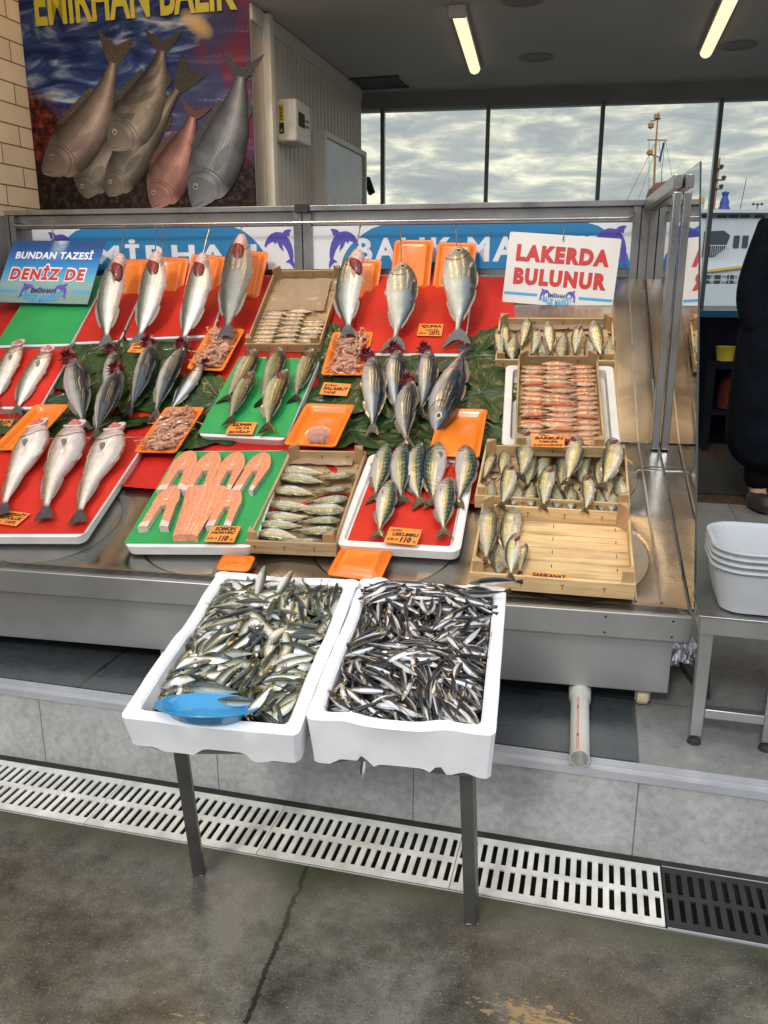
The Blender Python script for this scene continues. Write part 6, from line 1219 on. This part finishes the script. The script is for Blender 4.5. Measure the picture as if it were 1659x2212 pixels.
# person standing with the back to the window
def person():
    base=BF@Vector((1.03,4.98,ZF)); e=empty('person','person in a dark navy jacket and black trousers standing at the right edge','person',Matrix.Translation(base))
    v=[(0,0,.95),(0,-.01,1.15),(0,-.02,1.35),(0,-.01,1.47),(0,-.03,1.56),(0,-.05,1.70),  # pelvis..head 0-5
       (-.21,0,1.46),(-.25,.03,1.18),(-.18,-.06,1.0),(-.15,-.06,.95),   # left arm 6-9
       (.21,0,1.46),(.25,.03,1.18),(.18,-.06,1.0),(.15,-.06,.95),      # right arm 10-13
       (-.10,0,.88),(-.11,-.02,.50),(-.11,.02,.10),(-.12,-.10,.05),(.10,0,.88),(.12,-.03,.50),(.14,.02,.10),(.16,-.10,.05)]
    ed=[(0,1),(1,2),(2,3),(3,4),(4,5),(3,6),(6,7),(7,8),(8,9),(3,10),(10,11),(11,12),(12,13),(0,14),(14,15),(15,16),(16,17),(0,18),(18,19),(19,20),(20,21)]
    r=[(.17,.13),(.17,.125),(.19,.13),(.12,.10),(.055,.055),(.085,.10),(.085,.08),(.06,.06),(.042,.04),(.03,.03),(.085,.08),(.06,.06),(.042,.04),(.03,.03),(.10,.10),(.07,.07),(.05,.05),(.045,.035),(.10,.10),(.07,.07),(.05,.05),(.045,.035)]
    def skin(nm,vs,es,rs,m,par,sub=2):
        me=bpy.data.meshes.new(nm); me.from_pydata(vs,es,[]); me.materials.append(m); o=link(bpy.data.objects.new(nm,me)); o.parent=par
        md=o.modifiers.new('skin','SKIN'); md.use_smooth_shade=True; 
        for i,q in enumerate(rs): me.skin_vertices[0].data[i].radius=q
        me.skin_vertices[0].data[0].use_root=True
        s=o.modifiers.new('sub','SUBSURF'); s.levels=sub; s.render_levels=sub; return o
    skin('body',v,ed,r,M['skin'],e)
    # jacket: torso and sleeves, loose
    jv=[(0,0,.17),(0,0,.95),(0,-.01,1.2),(0,-.02,1.40),(0,-.01,1.50),(-.21,0,1.48),(-.25,.03,1.16),(-.20,-.06,.96),(.21,0,1.48),(.25,.03,1.16),(.20,-.06,.96)]
    skin('jacket',jv,[(0,1),(1,2),(2,3),(3,4),(3,5),(5,6),(6,7),(3,8),(8,9),(9,10)],[(.36,.25),(.35,.24),(.30,.21),(.25,.17),(.09,.09),(.13,.12),(.12,.11),(.11,.10),(.13,.12),(.12,.11),(.11,.10)],M['cloth_n'],e)
    tv=[(0,0,.93),(-.10,0,.84),(-.11,-.02,.50),(-.115,.015,.10),(.10,0,.84),(.12,-.03,.50),(.14,.02,.10)]
    skin('trousers',tv,[(0,1),(1,2),(2,3),(0,4),(4,5),(5,6)],[(.18,.14),(.125,.12),(.095,.095),(.085,.085),(.125,.12),(.095,.095),(.085,.085)],M['cloth_b'],e)
    for s in (-1,1):
        x=-.12 if s<0 else .15; g=MB(); g.lathe([(0,-.05),(.05,-.045),(.055,0),(.04,.045),(0,.06)],n=16,Mx=T(x,-.05,.055)@Matrix.Diagonal((.95,2.5,.9,1))); part('shoe',g,M['black'],e)
    g=MB(); g.lathe([(.10,-.02),(.112,.03),(.10,.09),(.06,.125),(0,.135)],n=24,Mx=T(0,-.035,1.70)@Matrix.Diagonal((.92,1.12,1,1))); part('hair',g,M['hair'],e)
    for s in (-1,1):
        g=MB(); g.lathe([(0,-.03),(.012,-.02),(.016,.01),(0,.03)],n=10,Mx=T(s*.083,-.05,1.69)@Matrix.Diagonal((.6,1.2,1,1))); part('ear',g,M['skin'],e)
        g=MB(); g.lathe([(0,-.008),(.007,-.005),(.009,0),(0,.008)],n=10,Mx=T(s*.033,-.150,1.71)); part('eye',g,M['eye'],e)
        hd=(s*.10,-.05,.90)
        for k in range(5):
            q=(k-2)*.017 if k<4 else .04*-s; st=Vector((hd[0]+(0 if k<4 else -s*.02),hd[1]+q*(1 if k<4 else 0),hd[2] if k<4 else hd[2]+.03)); ln=(.07,.08,.085,.07,.05)[k]
            g=MB(); g.tube([st,st+Vector((0,-.004,-ln*.5)),st+Vector((-s*.008,-.01,-ln))],[.009,.008,.006],8); part('finger',g,M['skin'],e)
        g=MB(); g.lathe([(0,-.05),(.03,-.035),(.038,0),(.03,.035),(0,.05)],n=14,Mx=T(*hd)@T(0,0,.015)@Matrix.Diagonal((.5,1,1,1))); part('palm',g,M['skin'],e)
    g=MB(); g.tube([(0,-.165,1.70),(0,-.178,1.675),(0,-.165,1.66)],[.008,.014,.010],8); part('nose',g,M['skin'],e); g=MB(); g.tube([(-.022,-.150,1.63),(0,-.157,1.628),(.022,-.150,1.63)],[.003,.005,.003],6); part('mouth',g,M['gillp'],e)
    return e
person()
# ================================================================== HARBOUR
def water():
    m,nt,N,L,b=newmat('sea water'); n=tex(nt,'Noise',.9,stretch=(1,3,1),detail=6); r=ramp(N,[(.3,(.02,.035,.04)),(.7,(.06,.08,.085))]); L.new(n.outputs[0],r.inputs[0]); L.new(r.outputs[0],b.inputs['Base Color']); b.inputs['Roughness'].default_value=.12; bump(nt,b,n.outputs[0],.6,.15); return m
g=MB(); g.add([(-900,12,-.75),(900,12,-.75),(900,1400,-.75),(-900,1400,-.75)],[(0,1,2,3)]); struct('sea',g,water(),BF,smooth=False)
g=MB(); g.box(-60,60,8.0,12,-.9,.2); struct('quay',g,M['floor'],BF,smooth=False)
DF=100.
def far(x,y,D=DF): r=ray(x,y); return CAMP+r*(D/r.y)
def fx(x): return far(x,600).x
def fz(y): return far(1600,y).z
fe=empty('ferry','white passenger ferry with a yellow stripe moored beyond the glass wall','ferry',T(fx(1600),DF,-.75)); ox,oz=fx(1600),-.75
def FB(g,x0,x1,y0,y1,d0,d1,mi=0): g.box(fx(x0)-ox,fx(x1)-ox,d0,d1,fz(y1)-oz,fz(y0)-oz,mi)
g=MB(); xs=[1440,1480,1520,1600,1700,1850,2000]; tz=[600,592,584,574,566,560,556]; vs=[]
for x,t in zip(xs,tz):
    for y,hw in ((t,5),(625,4.6),(645,3.8)): 
        for s in (-1,1): vs.append((fx(x)-ox,5+s*hw*(1 if x<1900 else .3)*( .5 if x==1440 else 1),fz(y)-oz))
fs=[]
for i in range(len(xs)-1):
    a=i*6;b_=a+6
    fs+=[(a,a+2,b_+2,b_),(a+2,a+4,b_+4,b_+2),(a+1,a+3,b_+3,b_+1),(a+3,a+5,b_+5,b_+3),(a,a+1,b_+1,b_)]
g.add(vs,fs); part('hull',g,M['ship'],fe,smooth=False)
g=MB()
for i in range(len(xs)-1):
    a=Vector((fx(xs[i])-ox,-.12,fz(tz[i]+2)-oz)); b_=Vector((fx(xs[i+1])-ox,-.12,fz(tz[i+1]+2)-oz)); g.bar(a,b_,.25,.28)
part('yellow_stripe',g,M['shipy'],fe,smooth=False)
g=MB(); FB(g,1445,2000,642,652,.4,9.6); part('waterline',g,M['shipd'],fe,smooth=False)
g=MB(); FB(g,1500,1990,470,590,1.0,9.0); part('deck_house',g,M['ship'],fe,smooth=False)
g=MB(); FB(g,1505,1900,452,459,.2,9.8); FB(g,1512,1880,459,487,1.6,8.4); part('wheelhouse',g,M['ship'],fe,smooth=False)
for x in (1514,1547,1572,1597,1628,1660): g=MB(); FB(g,x,x+20,462,481,1.5,1.62); part('window',g,M['shipg'],fe,smooth=False)
for x in (1583,1602,1630): g=MB(); FB(g,x,x+12,508,534,.85,.99); part('window',g,M['shipg'],fe,smooth=False)
g=MB(); g.prism([(fx(1518)-ox,fz(555)-oz),(fx(1545)-ox,fz(553)-oz),(fx(1566)-ox,fz(535)-oz),(fx(1574)-ox,fz(508)-oz),(fx(1560)-ox,fz(497)-oz),(fx(1518)-ox,fz(499)-oz)],-.99,-.86,0,Matrix.Rotation(PI/2,4,'X')); part('side_opening',g,M['shipg'],fe,smooth=False)
g=MB()
for k in range(12): x=1520+k*4.4; FB(g,x,x+.7,530+0,552,.5,.55)
FB(g,1518,1572,529,530.5,.5,.6); FB(g,1518,1660,592,593.5,-.2,-.1); FB(g,1518,1660,604,605.5,-.2,-.1)
for k in range(8): x=1520+k*18; FB(g,x,x+1,592,615,-.2,-.1)
part('railing',g,M['ship'],fe,smooth=False)
for x in (1520,1545,1572,1600): g=MB(); FB(g,x,x+13,594,612,-.05,.2); part('window',g,M['shipg'],fe,smooth=False)
g=MB(); g.lathe([(.011*DF/2,0),(1.0,0),(1.0,.1),(.9,2.0),(0,2.0)],c=(fx(1520)-ox,5,fz(452)-oz),n=24); g.lathe([(1.02,2.0),(1.0,2.6),(0,2.6)],c=(fx(1520)-ox,5,fz(452)-oz-1.0),n=24,mi=1); part('funnel',g,[M['ship'],M['shipy']],fe)
g=MB(); g.lathe([(.75,0),(.7,.5),(.5,.9),(.55,1.2),(.3,1.9),(.45,2.3),(0,2.5)],c=(fx(1577)-ox,4,fz(455)-oz),n=12); part('blue_cover',g,M['shipb'],fe)
g=MB(); x=fx(1553)-ox; g.tube([(x,4,fz(455)-oz),(x+.2,4,fz(330)-oz)],[.22,.10],8); g.box(x-.9,x+.6,3,5,fz(455)-oz,fz(446)-oz,0)
for q,s in ((355,.5),(380,.9),(400,.7)): g.box(x-s*.2,x+s*1.1,3.6,4.4,fz(q)-oz-.05,fz(q)-oz+.05,1); g.lathe([(0,-.25),(.28,-.1),(.28,.1),(0,.25)],c=(x+s,4,fz(q)-oz+.3),n=10,mi=1)
part('mast',g,[M['shipo'],M['shipd']],fe)
g=MB(); x=fx(1612)-ox; g.tube([(x,4,fz(455)-oz),(x+.4,4,fz(375)-oz)],.04,5); x=fx(1650)-ox; g.tube([(x,4,fz(455)-oz),(x,4,fz(435)-oz)],.06,5)
for k in (-.5,0,.5): g.lathe([(0,-.2),(.25,0),(0,.2)],c=(x+k,4,fz(435)-oz+.1*abs(k)),n=8)
part('antenna',g,M['shipd'],fe)
# the nearer ship whose tall mast rises behind the counter
D2=60.; x0=far(1410,600,D2).x; se=empty('moored_ship','tall brown ship mast with rigging, its hull hidden behind the counter','ship',T(x0,D2,-.75)); m1=far(1418,243,D2); m0=far(1411,440,D2)
g=MB(); vs=[]
for i,(x,hw) in enumerate(((-6,.3),(-4,1.5),(0,1.9),(4,1.6),(6,.9))):
    for z,k in ((2.0,1),(.6,.9),(0,.6)):
        for s in (-1,1): vs.append((x+1.5,s*hw*k,z))
fs=[]
for i in range(4):
    a=i*6;b_=a+6; fs+=[(a,a+2,b_+2,b_),(a+2,a+4,b_+4,b_+2),(a+1,a+3,b_+3,b_+1),(a+3,a+5,b_+5,b_+3),(a,a+1,b_+1,b_)]
fs+=[(0,1,3,2),(2,3,5,4),(24,25,27,26),(26,27,29,28)]
g.add(vs,fs); g.box(-1,3,-1,1,2,3.2); part('hull',g,M['ship'],se,smooth=False)
def se_(x,y): p=far(x,y,D2); return (p.x-x0,0,p.z+.75)
g=MB(); g.tube([(0,0,1.5),se_(1411,440),se_(1416,320),se_(1422,243)],[.10,.09,.07,.04],8)
for a,b_ in (((1398,302),(1440,303)),((1405,262),(1428,256)),((1396,330),(1424,340))): g.tube([se_(*a),se_(*b_)],.05,5)
for q in ((1406,272),(1404,330),(1419,252)): p=se_(*q); g.lathe([(0,-.2),(.2,-.1),(.2,.15),(0,.2)],c=p,n=8)
part('mast',g,M['shipo'],se)
g=MB()
for a,b_ in (((1420,300),(1345,450)),((1415,330),(1372,450)),((1438,304),(1455,400)),((1424,303),(1432,420)),((1402,303),(1402,440)),((1436,304),(1426,420))): g.tube([se_(*a),se_(*b_)],.016,4)
part('rigging',g,M['shipd'],se)
p=se_(1437,304); g=MB(); g.grid(lambda u,v:(p[0]-.06*v*3-.16*u,.05*math.sin(u*4+v*3),p[2]-.1-1.2*v),4,6); part('flag',g,M['shipb'],se)
p=far(1436,440,D2*.6); de=empty('ship_ventilator','round red-brown ship ventilator dome beside the foot of the tall mast','ventilator',Matrix.Translation((p.x,p.y,-.75))); zt=far(1437,391,D2*.6).z+.75
g=MB(); g.lathe([(.75,0),(.75,zt-.95),(.78,zt-.7),(.70,zt-.35),(.45,zt-.08),(0,zt)],n=28); part('dome',g,M['dome'],de)
